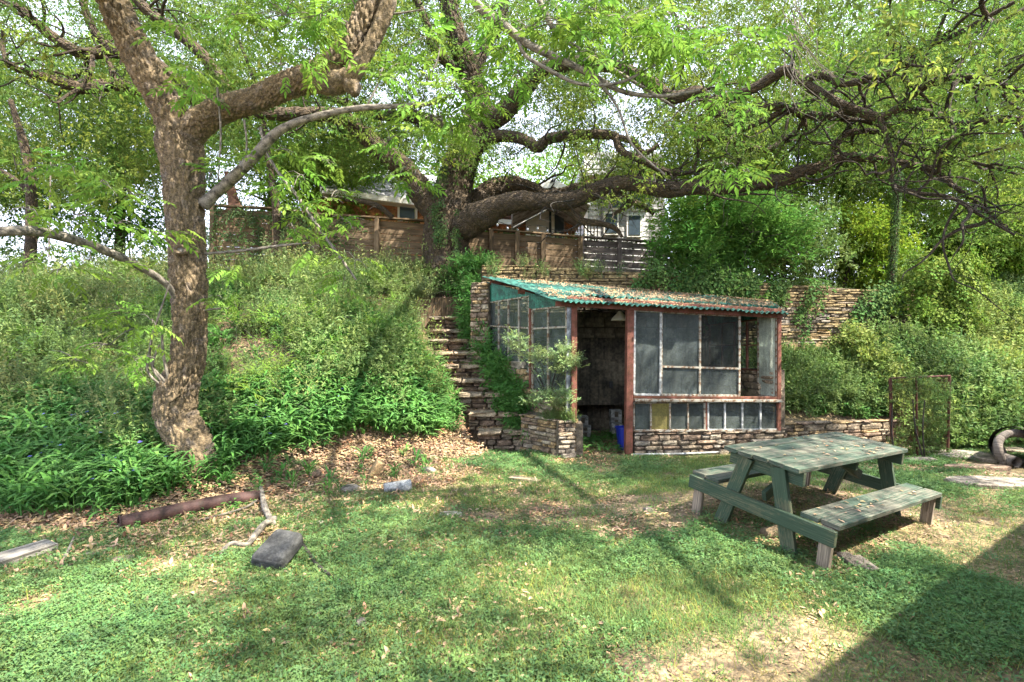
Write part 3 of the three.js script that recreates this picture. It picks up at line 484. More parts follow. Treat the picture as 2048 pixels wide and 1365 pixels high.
    const l3 = lineWall(V(b.x, 0, b.z), V(b.x + 0.01, 0, b.z - 0.3)); backing(pier, l3, () => -0.1, () => hh - 0.06, 0.1); stoneFace(pier, { ...l3, L: 0.3, n: V(1, 0, 0), place: (u, v, o) => V(b.x + 0.0 + o, v, b.z - u), basis: () => new THREE.Matrix4().makeBasis(V(0, 0, -1), Y.clone(), V(1, 0, 0)), h0: () => -0.04, h1: () => hh, ch: [0.045, 0.085], sw: [0.12, 0.3], t: 0.1 });
    // soil behind it
    const g = new THREE.BufferGeometry(), q = [V(a.x + 0.03, 0.5, a.z - 0.05), V(b.x, 0.5, b.z - 0.05), V(0.82, 0.5, -7.9), V(0.15, 0.62, -8.9), V(c.x + 0.03, 0.5, c.z - 0.05)]; g.setAttribute('position', new THREE.Float32BufferAttribute(q.flatMap((p) => [p.x, p.y, p.z]), 3)); g.setAttribute('uv', new THREE.Float32BufferAttribute(q.flatMap((p) => [p.x, p.z]), 2)); g.setIndex([0, 1, 2, 0, 2, 3, 0, 3, 4]); g.computeVertexNormals(); mesh('soil', g, M.mortar, pier);
  }
  // roof: two tiers of corrugated sheets
  const e = (x, y, D) => P(x, y, D);
  const fl = e(1118, 603, 7.5), fr = e(1572, 627, 7.85), bl = e(964, 556, 9.95), br = e(1535, 606, 10.45), up = V(0, 0.03, 0);
  const roofAt = (u, v) => fl.clone().lerp(fr, u).lerp(bl.clone().lerp(br, u), v);
  for (let i = 0; i < 5; i++) {
    const a = i / 5, b = (i + 1) / 5 + 0.012, j = () => rr(-0.012, 0.012);
    corrugated('roof_sheet', shed, roofAt(a, 0.27 + j()), roofAt(b, 0.27 + j()), roofAt(b, -0.01 + j()), roofAt(a, -0.01 + j()), 9, M.greenRoof, 0.016, null, i % 2 * 0.006, true);
    corrugated('roof_sheet', shed, roofAt(a, 1).add(up), roofAt(b, 1).add(up), roofAt(b, 0.21 + j()).add(up), roofAt(a, 0.21 + j()).add(up), 9, M.greenRoof, 0.016, null, i % 2 * 0.006, true);
  }
  for (const v of [0.06, 0.5, 0.92]) { const a = roofAt(0.01, v).add(V(0, -0.06, 0)), b = roofAt(0.99, v).add(V(0, -0.06, 0)); post('rafter', a, b, 0.07, 0.045, V(0, 0, 1), M.rust); }
  shed.userData.roofAt = null; var shedRoof = roofAt;
  // inside: back wall of concrete with a course of blocks on top and a dark recess at the foot
  const wb = mesh('back_wall', box(3.9, 1.75, 0.12), M.concrete, shed); wb.position.set(1.75, 0.55 + 0.875, -9.78); wb.rotation.y = 0.09;
  const wr = mesh('recess_wall', box(4.3, 0.7, 0.1), M.concrete, shed); wr.position.set(1.75, 0.25, -10.2); wr.rotation.y = 0.09;
  for (let i = 0; i < 8; i++) for (let j = 0; j < 2; j++) { const m = mesh('block', rbox(0.385, 0.185, 0.1, 0.008), M.concrete, shed); const u = (i + 0.5 * j) * 0.4 - 1.4; m.position.set(1.75 + u * 0.996, 2.12 - j * 0.2, -9.68 + -u * -0.09 * -1); m.rotation.y = 0.09; }
  const ob = mesh('outlet_box', rbox(0.07, 0.13, 0.04, 0.008), M.black, shed); ob.position.copy(P(1222, 770, 9.66));
}
// a corrugated sheet between four corners (top-left, top-right, bottom-right, bottom-left), ridges running top to bottom
function corrugated(name, parent, a, b, c, d, waves, mat, amp, n = null, lift = 0, rough = false) {
  const nu = waves * 6, nv = 6, pos = [], uv = [], idx = []; n = n ? n.clone() : b.clone().sub(a).cross(d.clone().sub(a)).normalize(); if (n.y < -0.2 || (Math.abs(n.y) <= 0.2 && n.z < 0)) n.negate(); const s0 = rnd() * 9;
  for (const layer of [0, 1]) for (let j = 0; j <= nv; j++) for (let i = 0; i <= nu; i++) {
    const u = i / nu, v = j / nv, p = a.clone().lerp(b, u).lerp(d.clone().lerp(c, u), v), sag = rough ? (fbm(u * 3 + s0, v * 2, s0, 2) - 0.5) * 0.05 : 0;
    p.addScaledVector(n, Math.sin(u * waves * Math.PI * 2) * amp + lift + sag - layer * 0.003); pos.push(p.x, p.y, p.z); uv.push(u * a.distanceTo(b), v * a.distanceTo(d));
  }
  const w = nu + 1, o = w * (nv + 1); for (let j = 0; j < nv; j++) for (let i = 0; i < nu; i++) { const k = j * w + i; idx.push(k, k + w, k + 1, k + 1, k + w, k + w + 1, o + k, o + k + 1, o + k + w, o + k + 1, o + k + w + 1, o + k + w); }
  const g = new THREE.BufferGeometry(); g.setAttribute('position', new THREE.Float32BufferAttribute(pos, 3)); g.setAttribute('uv', new THREE.Float32BufferAttribute(uv, 2)); g.setIndex(idx); g.computeVertexNormals(); return mesh(name, g, mat, parent);
}
// things inside the shed
{
  setSeed(47);
  const lamp = thing('pendant_lamp', 'cream dome lamp shade hanging just inside the shed door', 'lamp'), q = P(1240, 641, 8.6);
  const prof = [[0.015, 0.16], [0.03, 0.15], [0.06, 0.11], [0.12, 0.05], [0.15, 0.0], [0.145, -0.002], [0.115, 0.048], [0.05, 0.105]].map(([x, y]) => new THREE.Vector2(x, y));
  mesh('lamp_shade', new THREE.LatheGeometry(prof, 28), M.enamel, lamp); mesh('flex', new THREE.CylinderGeometry(0.006, 0.006, 0.4, 6).translate(0, 0.35, 0), M.wire, lamp); mesh('bulb', new THREE.SphereGeometry(0.035, 12, 8).translate(0, 0.03, 0), M.printWhite, lamp); lamp.position.copy(q);
  const bin = thing('recycling_bin', 'blue plastic recycling bin standing inside the shed doorway', 'bin'), bp = onGround(1248, 899); bin.position.set(bp.x + 0.02, bp.y, bp.z + 0.0);
  const sh = [], hh = 0.36, ring = (y, a, b, r) => { const s = []; for (let k = 0; k < 24; k++) { const t = k / 24 * Math.PI * 2, c = Math.cos(t), si = Math.sin(t), p = 4; const f = Math.pow(Math.pow(Math.abs(c), p) + Math.pow(Math.abs(si), p), -1 / p); s.push(V(c * f * a, y, si * f * b)); } return s; };
  const rings = [ring(0, 0.10, 0.10), ring(0.34, 0.135, 0.13), ring(0.34, 0.15, 0.145), ring(hh, 0.15, 0.145), ring(hh, 0.138, 0.133), ring(0.02, 0.095, 0.095)], pos = [], idx = []; rings.forEach((r) => r.forEach((p) => pos.push(p.x, p.y, p.z)));
  for (let j = 0; j < rings.length - 1; j++) for (let k = 0; k < 24; k++) { const a = j * 24 + k, b = j * 24 + (k + 1) % 24; idx.push(a, a + 24, b, b, a + 24, b + 24); } for (const j of [0, 5]) for (let k = 1; k < 23; k++) idx.push(j * 24, j * 24 + k, j * 24 + k + 1);
  let g = new THREE.BufferGeometry(); g.setAttribute('position', new THREE.Float32BufferAttribute(pos, 3)); g.setIndex(idx); g = g.toNonIndexed(); g.computeVertexNormals(); const body = mesh('bin_body', g, std({ color: M.blue.color, roughness: 0.4, side: THREE.DoubleSide }), bin);
  const arrows = []; for (let k = 0; k < 3; k++) { const s = new THREE.Shape(), a0 = k * 2.094 + 0.5, R = 0.055, r = 0.033, N = 8, A = 1.35; for (let i = 0; i <= N; i++) s[i ? 'lineTo' : 'moveTo'](Math.cos(a0 + A * i / N) * R, Math.sin(a0 + A * i / N) * R); s.lineTo(Math.cos(a0 + A) * (R + 0.014), Math.sin(a0 + A) * (R + 0.014)); s.lineTo(Math.cos(a0 + A + 0.5) * 0.044, Math.sin(a0 + A + 0.5) * 0.044); s.lineTo(Math.cos(a0 + A) * (r - 0.014), Math.sin(a0 + A) * (r - 0.014)); for (let i = N; i >= 0; i--) s.lineTo(Math.cos(a0 + A * i / N) * r, Math.sin(a0 + A * i / N) * r); arrows.push(new THREE.ExtrudeGeometry(s, { depth: 0.004, bevelEnabled: false })); }
  const lg = mesh('recycling_symbol', merge(arrows), M.printWhite, bin); lg.position.set(0.02, 0.19, 0.120); lg.rotation.x = -0.1; bin.rotation.y = 0.15;
  [[1164, 848, 9.45, 'pale concrete block standing on end in the shed, left of the door gap'], [1171, 862, 9.2, 'pale concrete block lying at the shed floor, left stack foot'], [1231, 836, 9.5, 'pale concrete block on top near the blue bin'], [1232, 856, 9.35, 'pale concrete block on the floor behind the blue bin']].forEach(([x, y, D, label], i) => {
    const b = thing('concrete_block', label, 'block', 'loose concrete blocks in the shed'), p = P(x, y, D); const outer = rbox(0.2, i % 2 ? 0.19 : 0.3, 0.2, 0.012);
    mesh('block_body', outer, M.block, b); for (const s of [-1, 1]) { const hgt = i % 2 ? 0.06 : 0.1; const m = mesh('core_hole', box(0.07, hgt, 0.01), M.mortar, b); m.position.set(0, s * hgt * 0.75, 0.098); }
    b.position.set(p.x, Math.max(p.y, 0.12), p.z); b.rotation.y = rr(-0.2, 0.2);
  });
}

// ---------------------------------------------------------------- fences
function fence(name, label, pts, mats, gap, boardH, n) { // pts: [px, pyTop, D] of posts; boards between, top downward
  const f = thing(name, label, 'fence'); setSeed(51 + n);
  const top = pts.map((p) => P(...p)), nz = V(0, 0, 1);
  for (const t of top) { const m = mesh('post', barGeo(V(t.x, t.y + 0.02, t.z + 0.06), V(t.x, t.y - 1.95, t.z + 0.06), 0.11, 0.09, nz), pick(mats), f); }
  for (let i = 0; i < top.length - 1; i++) {
    const a = top[i], b = top[i + 1], d = V(0, 0, 1); let y = 0.05;
    mesh('cap_rail', barGeo(V(a.x, a.y + 0.02, a.z + 0.03), V(b.x, b.y + 0.02, b.z + 0.03), 0.035, 0.16, nz), pick(mats), f);
    while (y < 1.75) { mesh('board', barGeo(V(a.x, a.y - y - boardH / 2 + rr(-0.004, 0.004), a.z), V(b.x, b.y - y - boardH / 2 + rr(-0.004, 0.004), b.z), boardH, 0.022, nz, 0.002), pick(mats), f); y += boardH + (gap < 0.02 && i < 2 ? 0.005 : gap); }
  }
  return f;
}
fence('board_fence', 'brown horizontal board fence on the slope, left of the oak trunk', [[428, 414, 12.2], [553, 420, 12.3], [637, 431, 12.4], [755, 438, 12.5], [862, 445, 12.6]], boardMats, 0.014, 0.145, 0);
fence('board_fence', 'brown ivy-streaked board fence right of the oak trunk', [[905, 452, 12.6], [983, 462, 12.7], [1035, 466, 12.8], [1087, 470, 12.9], [1160, 476, 13]], boardMats, 0.012, 0.145, 1);
fence('slat_fence', 'grey slatted fence with bright open gaps above the shed', [[1162, 476, 13.02], [1238, 481, 13.2], [1310, 486, 13.4], [1390, 492, 13.6], [1480, 498, 13.8]], greyBoardMats, 0.03, 0.14, 2);

// ---------------------------------------------------------------- houses beyond the fence
{
  setSeed(61); const h = thing('orange_house', 'tan orange house with pale roof seen left of the oak trunk', 'house');
  const D = 17, a = P(655, 470, D), b = P(905, 470, D);
  const roofY = P(760, 396, D).y; const w = mesh('wall', box(b.x - a.x + 1, 3.2, 4), M.stucco, h); w.position.set((a.x + b.x) / 2, roofY - 1.6, -D - 2);
  // mono slope roof: eave from (690,405) to (900,425), ridge higher behind
  const e0 = P(640, 374, D - 0.5), e1 = P(925, 411, D - 0.5), r0 = P(640, 322, D + 3.5), r1 = P(925, 360, D + 3.5); const s = (p, dy) => p.clone().add(V(0, dy, 0));
  const rg = new THREE.BufferGeometry(), q = [e0, e1, r1, r0, s(e0, -0.08), s(e1, -0.08), s(r1, -0.08), s(r0, -0.08)]; rg.setAttribute('position', new THREE.Float32BufferAttribute(q.flatMap((p) => [p.x, p.y, p.z]), 3)); rg.setIndex([0, 1, 2, 0, 2, 3, 4, 6, 5, 4, 7, 6]); let r2 = rg.toNonIndexed(); r2.computeVertexNormals(); r2 = metricUV(r2); const roof = mesh('roof', r2, M.shingle, h);
  mesh('fascia', barGeo(s(e0, -0.1), s(e1, -0.1), 0.17, 0.04, V(0, 0, 1)), M.trim, roof); mesh('soffit', barGeo(s(e0, -0.19).add(V(0, 0, -0.3)), s(e1, -0.19).add(V(0, 0, -0.3)), 0.02, 0.6, V(0, 0, 1)), M.trim, roof);
  const wn = part('window', h), wp = P(815, 425, D - 0.02); const wf = mesh('window_frame', box(0.66, 0.6, 0.06), M.trim, wn), wg = mesh('pane', box(0.5, 0.46, 0.02), M.darkGlass, wn); wf.position.set(wp.x, wp.y, -D + 0.03); wg.position.set(wp.x, wp.y, -D + 0.075);
}
{
  const h = thing('gabled_house', 'orange house with a white-trimmed gable right of the oak trunk', 'house'), D = 18;
  const a = P(975, 440, D), b = P(1130, 470, D), wl = mesh('wall', box(b.x - a.x, 3.4, 4), M.stucco, h); wl.position.set((a.x + b.x) / 2, P(1000, 447, D).y - 1.7, -D - 2);
  // gable wall
  const gs = new THREE.Shape(), g0 = P(1032, 447, D - 0.6), g1 = P(1092, 418, D - 0.6), g2 = P(1150, 447, D - 0.6); gs.moveTo(g0.x, g0.y - 3); gs.lineTo(g0.x, g0.y); gs.lineTo(g1.x, g1.y + 0.1); gs.lineTo(g2.x, g2.y); gs.lineTo(g2.x, g2.y - 3); gs.closePath();
  const gw = mesh('gable_wall', metricUV(new THREE.ExtrudeGeometry(gs, { depth: 3, bevelEnabled: false })), M.stucco, h); gw.position.z = -D + 0.6 - 3;
  const n = V(0, 0, 1), rf = mesh('roof', barGeo(P(1024, 452, D - 1), P(1096, 414, D - 1), 0.1, 5, n), M.shingle, h); mesh('barge_board', barGeo(P(1026, 455, D + -3.55), P(1096, 418, D - 3.55), 0.02, 0.02, n), M.trim, rf).visible = true;
  mesh('barge_board', barGeo(P(1022, 454, D - 1), P(1096, 415, D - 1).add(V(0, 0.02, 0)), 0.2, 0.06, n).translate(0, 0, 2.55), M.trim, rf); mesh('barge_board', barGeo(P(1090, 413, D - 1), P(1160, 450, D - 1), 0.2, 0.06, n).translate(0, 0, 2.55), M.trim, rf);
  mesh('roof', barGeo(P(1090, 412, D - 1), P(1160, 449, D - 1), 0.1, 5, n), M.shingle, h);
  mesh('fascia', barGeo(P(960, 440, D - 0.6), P(1036, 446, D - 0.6), 0.16, 0.06, n), M.trim, h); mesh('roof', barGeo(P(960, 437, D + 0.4), P(1036, 443, D + 0.4), 0.08, 2.4, n), M.shingle, h);
  const pl = mesh('porch_wall', box(1.3, 1.4, 0.1), M.trim, h); pl.position.copy(P(1090, 462, D - 0.75)); const dr = part('door', h), dm = mesh('door_leaf', box(0.5, 1.6, 0.05), M.darkGlass, dr); dm.position.copy(P(1113, 462, D - 0.85)); const tr = mesh('door_trim', box(0.1, 1.6, 0.08), M.trim, dr); tr.position.copy(P(1106, 462, D - 0.9));
}
{
  const h = thing('white_house', 'white two-storey house with lap siding and windows behind the slatted fence', 'house'), D = 21; setSeed(63);
  const a = P(1172, 480, D), b = P(1330, 480, D), wd = b.x - a.x; const c = mesh('wall', box(wd, 6.5, 4), M.siding, h); c.position.set((a.x + b.x) / 2, a.y + 0.4, -D - 2);
  for (let k = 0; k < 24; k++) { const m = mesh('siding_board', box(wd, 0.2, 0.03), M.siding, h); m.position.set((a.x + b.x) / 2, a.y - 1.5 + k * 0.215, -D + 0.015); m.rotation.x = -0.06; }
  for (const [x, y] of [[1235, 398], [1278, 400], [1222, 448], [1268, 452]]) { const w = part('window', h), p = P(x, y, D); const f = mesh('window_frame', box(0.62, 0.95, 0.06), M.trim, w), g = mesh('pane', box(0.48, 0.8, 0.02), M.darkGlass, w); f.position.set(p.x, p.y, -D + 0.06); g.position.set(p.x, p.y, -D + 0.1); }
  const cor = mesh('corner_board', box(0.14, 6.4, 0.1), M.trim, h); cor.position.set(a.x, a.y + 0.4, -D + 0.06);
  const rf = mesh('roof', barGeo(P(1160, 358, D - 0.3), P(1345, 340, D - 0.3), 0.12, 5, V(0, 0, 1)), M.shingle, h); rf.position.z = -2;
  const dk = part('balcony', h), d0 = P(1140, 470, 17), d1 = P(1195, 476, 17); mesh('rail', barGeo(P(1138, 461, 17), P(1166, 448, 17), 0.06, 0.06), M.rawWood, dk); mesh('rail', barGeo(P(1166, 448, 17), P(1200, 450, 17), 0.06, 0.06), M.rawWood, dk); for (let k = 0; k < 9; k++) { const x = 1142 + k * 6.6, y = k < 4 ? 459 - k * 3.1 : 449.5; mesh('baluster', barGeo(P(x, y, 17), P(x, 492, 17), 0.04, 0.04), M.rawWood, dk); }
}
{
  const s = thing('string_lights', 'string of small clear bulbs on a black wire above the fence', 'string lights'), pts = [];
  for (let k = 0; k <= 20; k++) { const t = k / 20; pts.push([P(lerp(985, 1185, t), lerp(441, 462, t) + 8 * Math.sin(t * Math.PI * 2.2) ** 2, 14.5), 0.008]); }
  mesh('wire', tube(pts, { seg: 5, step: 0.1 }), M.wire, s);
  for (let k = 1; k < 20; k += 2) { const p = pts[k][0]; const soc = mesh('socket', new THREE.CylinderGeometry(0.016, 0.018, 0.06, 8).translate(p.x, p.y - 0.035, p.z), M.black, s); mesh('bulb', new THREE.SphereGeometry(0.032, 10, 8).scale(1, 1.4, 1).translate(p.x, p.y - 0.1, p.z), M.printWhite, s); }
}
// the house behind the camera whose roof shades the corner of the lawn
{
  const h = thing('brick_house', 'house beside the lawn whose eave casts the straight-edged shadow at lower right', 'house'), d = V(0.826, 0, -0.563), n = V(0.563, 0, 0.826), he = 3.1, k = he / SUN.y;
  const p0 = V(1.5 + SUN.x * k, 0, -2.45 + SUN.z * k), mid = p0.clone().addScaledVector(d, 1), rot = Math.atan2(0.563, 0.826);
  const put = (m, u, o, y) => { m.position.copy(mid).addScaledVector(d, u).addScaledVector(n, o).setY(y); m.rotation.y = rot; return m; };
  put(mesh('wall', box(13, he - 0.1, 0.25), std({ map: rep(T.mottle, 1), color: lin(0.5, 0.45, 0.38), roughness: 0.9 }), h), 0, 0.75, he / 2 - 0.05);
  put(mesh('roof', box(14, 0.12, 5), M.shingle, h), 0, 2.5, he - 0.06); put(mesh('gutter', rbox(14, 0.1, 0.1, 0.03), M.trim, h), 0, -0.05, he - 0.06);
  for (const u of [-3, 0.5, 4]) { const w = part('window', h); put(mesh('window_frame', box(1.2, 1.3, 0.1), M.trim, w), u, 0.6, 1.6); put(mesh('pane', box(1.05, 1.15, 0.04), M.darkGlass, w), u, 0.54, 1.6); }
}

// ---------------------------------------------------------------- picnic table
{
  setSeed(71); const t = thing('picnic_table', 'weathered green wooden picnic table with two attached benches', 'picnic table');
  t.position.copy(tablePos); t.rotation.set(0.126, 0.569, -0.024, 'YZX');
  const L = 1.9, W = 0.64, h = 0.70, bo = 0.34, bw = 0.28, bh = 0.39, th = 0.036, LB = 1.85;
  const plank = (name, l, y, z, w, thk, mat, dx = 0) => { const g = rbox(l, thk, w, 0.006), p = g.attributes.position; for (let i = 0; i < p.count; i++) { const x = p.getX(i); p.setY(i, p.getY(i) + 0.006 * (fbm(x * 2 + z * 9, z * 5, 2, 2) - 0.5)); p.setX(i, x + (Math.abs(x) > l * 0.45 ? 0.01 * (fbm(p.getZ(i) * 30, x, 4, 2) - 0.5) : 0)); } const m = mesh(name, shiftUV(g, rnd() * 3, rnd() * 3), mat, t); m.position.set(dx, y - thk / 2, z); m.rotation.x = rr(-0.008, 0.008); return m; };
  for (let i = 0; i < 5; i++) plank('tabletop_plank', L, h + rr(-0.003, 0.003), -W / 2 + (i + 0.5) * W / 5, W / 5 - 0.006, th, M.tableTop, rr(-0.012, 0.012));
  for (const s of [-1, 1]) for (let i = 0; i < 2; i++) plank('bench_plank', LB, bh + rr(-0.003, 0.003), s * (bo + (i + 0.5) * bw / 2), bw / 2 - 0.008, th, M.tableTop, rr(-0.015, 0.015));
  const X = V(1, 0, 0);
  for (const e of [-1, 1]) {
    const x = e * (L / 2 - 0.09), o = e * 0.042;
    mesh('top_beam', barGeo(V(x, h - th - 0.055, -W / 2 + 0.02), V(x, h - th - 0.055, W / 2 - 0.005), 0.105, 0.04, X, 0.005), M.tablePaint, t);
    mesh('bench_beam', barGeo(V(x + o * 2, bh - th - 0.06, -bo - bw + 0.005), V(x + o * 2, bh - th - 0.06, bo + bw - 0.005), 0.115, 0.04, X, 0.005), M.tablePaint, t);
    for (const s of [-1, 1]) {
      mesh('leg', barGeo(V(x + o, -0.08, s * 0.33), V(x + o, h - th - 0.01, s * 0.13), 0.115, 0.04, X, 0.005), M.tablePaint, t);
      mesh('bench_post', barGeo(V(x + o * 1.0, -0.06, s * (bo + bw - 0.08)), V(x + o * 1.0, bh - th - 0.002, s * (bo + bw - 0.08)), 0.09, 0.04, X, 0.006), M.rawWood, t);
    }
    mesh('brace', barGeo(V(x - o, 0.36, 0), V(e * 0.18, h - th - 0.04, 0), 0.085, 0.038, V(0, 0, 1), 0.005), M.tablePaint, t);
  }
  mesh('batten', barGeo(V(0.05, h - th - 0.045, -W / 2 + 0.04), V(0.05, h - th - 0.045, W / 2 - 0.04), 0.085, 0.038, X, 0.005), M.tablePaint, t);
}
function rock(name, label, category, px, py, w, h, d, mat, yaw = 0, sink = 0.3, v = 0, group) {
  const p = onGround(px, py); let g = new THREE.IcosahedronGeometry(0.5, 3); g = mergeVertices((g.deleteAttribute('uv'), g.deleteAttribute('normal'), g)); const q = g.attributes.position;
  for (let i = 0; i < q.count; i++) { const x = q.getX(i), y = q.getY(i), z = q.getZ(i), k = Math.max(Math.abs(x), Math.abs(y) * 1.05, Math.abs(z)), s = lerp(1, 0.44 / k, 0.72), n = 1 + 0.35 * (fbm(x * 2.3 + v * 3.7, y * 2.3, z * 2.3 + v, 3) - 0.5); q.setXYZ(i, x * s * n * w, y * s * n * h, z * s * n * d); }
  g = g.toNonIndexed(); g.computeVertexNormals(); const m = mesh(name, metricUV(g), mat); m.position.set(p.x, p.y + h * (0.5 - sink), p.z); m.rotation.set(rr(-0.1, 0.1), yaw, rr(-0.1, 0.1)); return tag(m, label, category, group);
}
{
  setSeed(73);
  const A = stoneMats[0], B = stoneMats[5], C = stoneMats[6], R = stoneMats[3];
  rock('rock', 'small brown angular stone in the leaf litter, uphill of the flat grey stone', 'stone', 629, 955, 0.15, 0.09, 0.12, R, 0.4, 0.2, 1);
  rock('rock', 'flat grey stone in dead leaves between the pipe and the tan brick', 'stone', 700, 984, 0.24, 0.10, 0.18, B, 0.7, 0.3, 2);
  rock('rock', 'pale chalky stone beyond the grey tile piece', 'stone', 858, 947, 0.19, 0.10, 0.12, C, -0.3, 0.25, 3);
  rock('rock', 'long flat pale stone in the lawn before the stairs', 'stone', 1048, 962, 0.42, 0.06, 0.18, A, -0.2, 0.35, 4);
  rock('rock', 'pale half-buried stone in bare soil in mid lawn', 'stone', 902, 1032, 0.24, 0.05, 0.12, C, 0.1, 0.4, 5);
  rock('rock', 'small grey stone lying on the middle of the open lawn', 'stone', 1296, 1026, 0.09, 0.07, 0.08, B, 0.3, 0.3, 6);
  rock('rock', 'small upright grey stone in the foreground clover', 'stone', 722, 1256, 0.06, 0.06, 0.09, B, 0.2, 0.3, 7);
  rock('rock', 'flat pinkish stone in the grass near the weathered plank', 'stone', 245, 1128, 0.16, 0.06, 0.12, A, 0.3, 0.3, 8);
  rock('rock', 'grey pebble beside the end of the weathered plank', 'stone', 178, 1114, 0.08, 0.05, 0.07, B, 0.8, 0.3, 9);
  rock('rock', 'pale stone chip in the grass right of the rusty pipe', 'stone', 640, 1050, 0.07, 0.05, 0.06, C, 0.8, 0.3, 10);
  rock('rock', 'small pale stone at the foot of the near bench post', 'stone', 1645, 1098, 0.11, 0.04, 0.09, C, 0.8, 0.3, 11);
  rock('rock', 'tan stone chip beside the near bench post', 'stone', 1642, 1116, 0.08, 0.045, 0.07, A, 0.2, 0.3, 12);
  // tan brick, tipped up
  const b = mesh('brick', rbox(0.20, 0.09, 0.10, 0.012), stoneMats[4]); b.position.copy(onGround(752, 955)).add(V(0, 0.10, 0)); b.rotation.set(0.3, 0.5, 0.95); b.scale.setScalar(1.15); tag(b, 'tan brick tipped on end in the leaf litter', 'brick');
  // curved grey tile
  const tg = tube([[V(-0.15, 0, 0), 0.075], [V(0.15, 0, 0), 0.075]], { seg: 20, step: 0.1 }); const tl = mesh('clay_tile', metricUV(tg), std({ map: rep(T.mottle, 3), color: lin(0.62, 0.63, 0.62), roughness: 0.85 })); tl.position.copy(onGround(795, 985)).add(V(0, 0.045, 0)); tl.rotation.set(0, 0.35, 0.06); tag(tl, 'curved pale grey drain tile half sunk in the lawn edge', 'tile');
  // two bricks by the table
  [[1703, 1131, 0.7], [1728, 1139, 0.72]].forEach(([x, y, a], i) => { const q = onGround(x, y), m = mesh('paving_brick', rbox(0.2, 0.055, 0.095, 0.008), stoneMats[5]); m.position.copy(q).add(V(0, 0.02, 0)); m.rotation.set(0.05, a + 0.9, 0.06); tag(m, i ? 'grey paving brick lying farther from the bench post' : 'grey paving brick lying against the near bench post', 'brick'); });
  // log lying under the table
  const lg = thing('log', 'short brown log on the bare soil under the picnic table', 'log'), l0 = onGround(1528, 1076), l1 = onGround(1588, 1072); mesh('log_body', tube([[l0.clone().add(V(0, 0.03, 0)), 0.05], [l0.clone().lerp(l1, 0.5).add(V(0, 0.035, 0)), 0.055], [l1.clone().add(V(0, 0.03, 0)), 0.045]], { seg: 14, step: 0.03, wob: 0.12 }), M.bark, lg);
  // rusty pipe
  const pp = thing('iron_pipe', 'long rusty iron pipe lying in the leaf litter', 'pipe'), a0 = onGround(238, 1062), a1 = onGround(518, 1003); const d = a1.clone().sub(a0).normalize(), r = 0.066; const pg = [];
  for (const [t0, t1, rad] of [[0, 0.42, r], [0.42, 1, r * 0.97]]) pg.push([t0, t1, rad]);
  mesh('pipe_body', tube(pg.flatMap(([x, y, q]) => [[a0.clone().lerp(a1, x + 0.001).add(V(0, 0.05 + 0.02 * Math.sin(x * 3), 0)), q]]).concat([[a0.clone().lerp(a1, 0.7).add(V(0, 0.07, 0)), r], [a1.clone().add(V(0, 0.05, 0)), r * 0.95]]), { seg: 20, step: 0.04, wob: 0.04, cap: false }), std({ map: M.ironPipe.map, color: M.ironPipe.color, roughness: 0.75, bumpMap: M.ironPipe.bumpMap, bumpScale: 0.003, side: THREE.DoubleSide }), pp);
  const ring = new THREE.TorusGeometry(r * 1.05, 0.008, 8, 22), rm = mesh('pipe_lip', ring, M.ironPipe, pp); rm.position.copy(a0).add(V(0, 0.05, 0)); rm.quaternion.setFromUnitVectors(V(0, 0, 1), d);
  // weathered plank at the left edge
  const pk = mesh('weathered_plank', (() => { const q0 = onGround(-70, 1160), q1 = onGround(104, 1106), g = barGeo(q0.clone().add(V(0, 0.06, 0)), q1.clone().add(V(0, 0.06, 0)), 0.17, 0.06, V(0, 1, 0.25), 0.01), p = g.attributes.position; for (let i = 0; i < p.count; i++) { const n = fbm(p.getX(i) * 9, p.getY(i) * 30, p.getZ(i) * 30, 3) - 0.5; p.setXYZ(i, p.getX(i) + n * 0.05, p.getY(i) + n * 0.02, p.getZ(i) + n * 0.03); } g.computeVertexNormals(); return g; })(), M.greyWood); tag(pk, 'split weathered grey plank at the edge of the leaf litter', 'plank');
  // dark folded sack
  const sp = onGround(560, 1128), sk = thing('sandbag', 'dark grey weathered sandbag with ribbed folded end on the lawn', 'sandbag', null, sp); {
    const g0 = new RoundedBoxGeometry(0.26, 0.12, 0.30, 6, 0.045), p = g0.attributes.position; for (let i = 0; i < p.count; i++) { const x = p.getX(i), y = p.getY(i), z = p.getZ(i); p.setY(i, y * (1 - 0.25 * step(0, 0.16, z)) + (y > 0 ? 0.03 * (fbm(x * 8, z * 8, 2, 2) - 0.5) + 0.012 * Math.cos(x * 9) : 0)); p.setX(i, x * (1 - 0.1 * step(0, -0.15, z)) + 0.02 * (fbm(z * 6, 3, 1, 2) - 0.5)); } g0.computeVertexNormals(); const b0 = mesh('sack_body', metricUV(g0), M.sack, sk); b0.position.y = 0.05;
    for (let k = 0; k < 5; k++) { const f = mesh('fold', tube([[V(-0.125, 0.015 + k * 0.014, 0.145 - k * 0.004), 0.008], [V(0, 0.018 + k * 0.014 + rr(-0.004, 0.004), 0.158 - k * 0.004), 0.009], [V(0.125, 0.015 + k * 0.014, 0.145 - k * 0.004), 0.008]], { seg: 6, step: 0.02 }), M.sack, sk); }
    sk.rotation.set(0.42, -0.25, 0); sk.position.y += 0.06;
  }
  // sticks
  const stick = (label, pts, r0, r1, mat = M.smoothBark) => { const t = thing('stick', label, 'stick'); const q = pts.map(([x, y, l = 0], i) => [onGround(x, y).add(V(0, l + 0.03, 0)), lerp(r0, r1, i / (pts.length - 1))]); mesh('stick_body', tube(q, { seg: 8, step: 0.03, wob: 0.2 }), mat, t); return t; };
  stick('crooked bare branch lying between the pipe and the sandbag', [[440, 1117], [462, 1102, 0.02], [492, 1104, 0.02], [510, 1086, 0.03], [530, 1062, 0.03], [548, 1050, 0.02]], 0.014, 0.03);
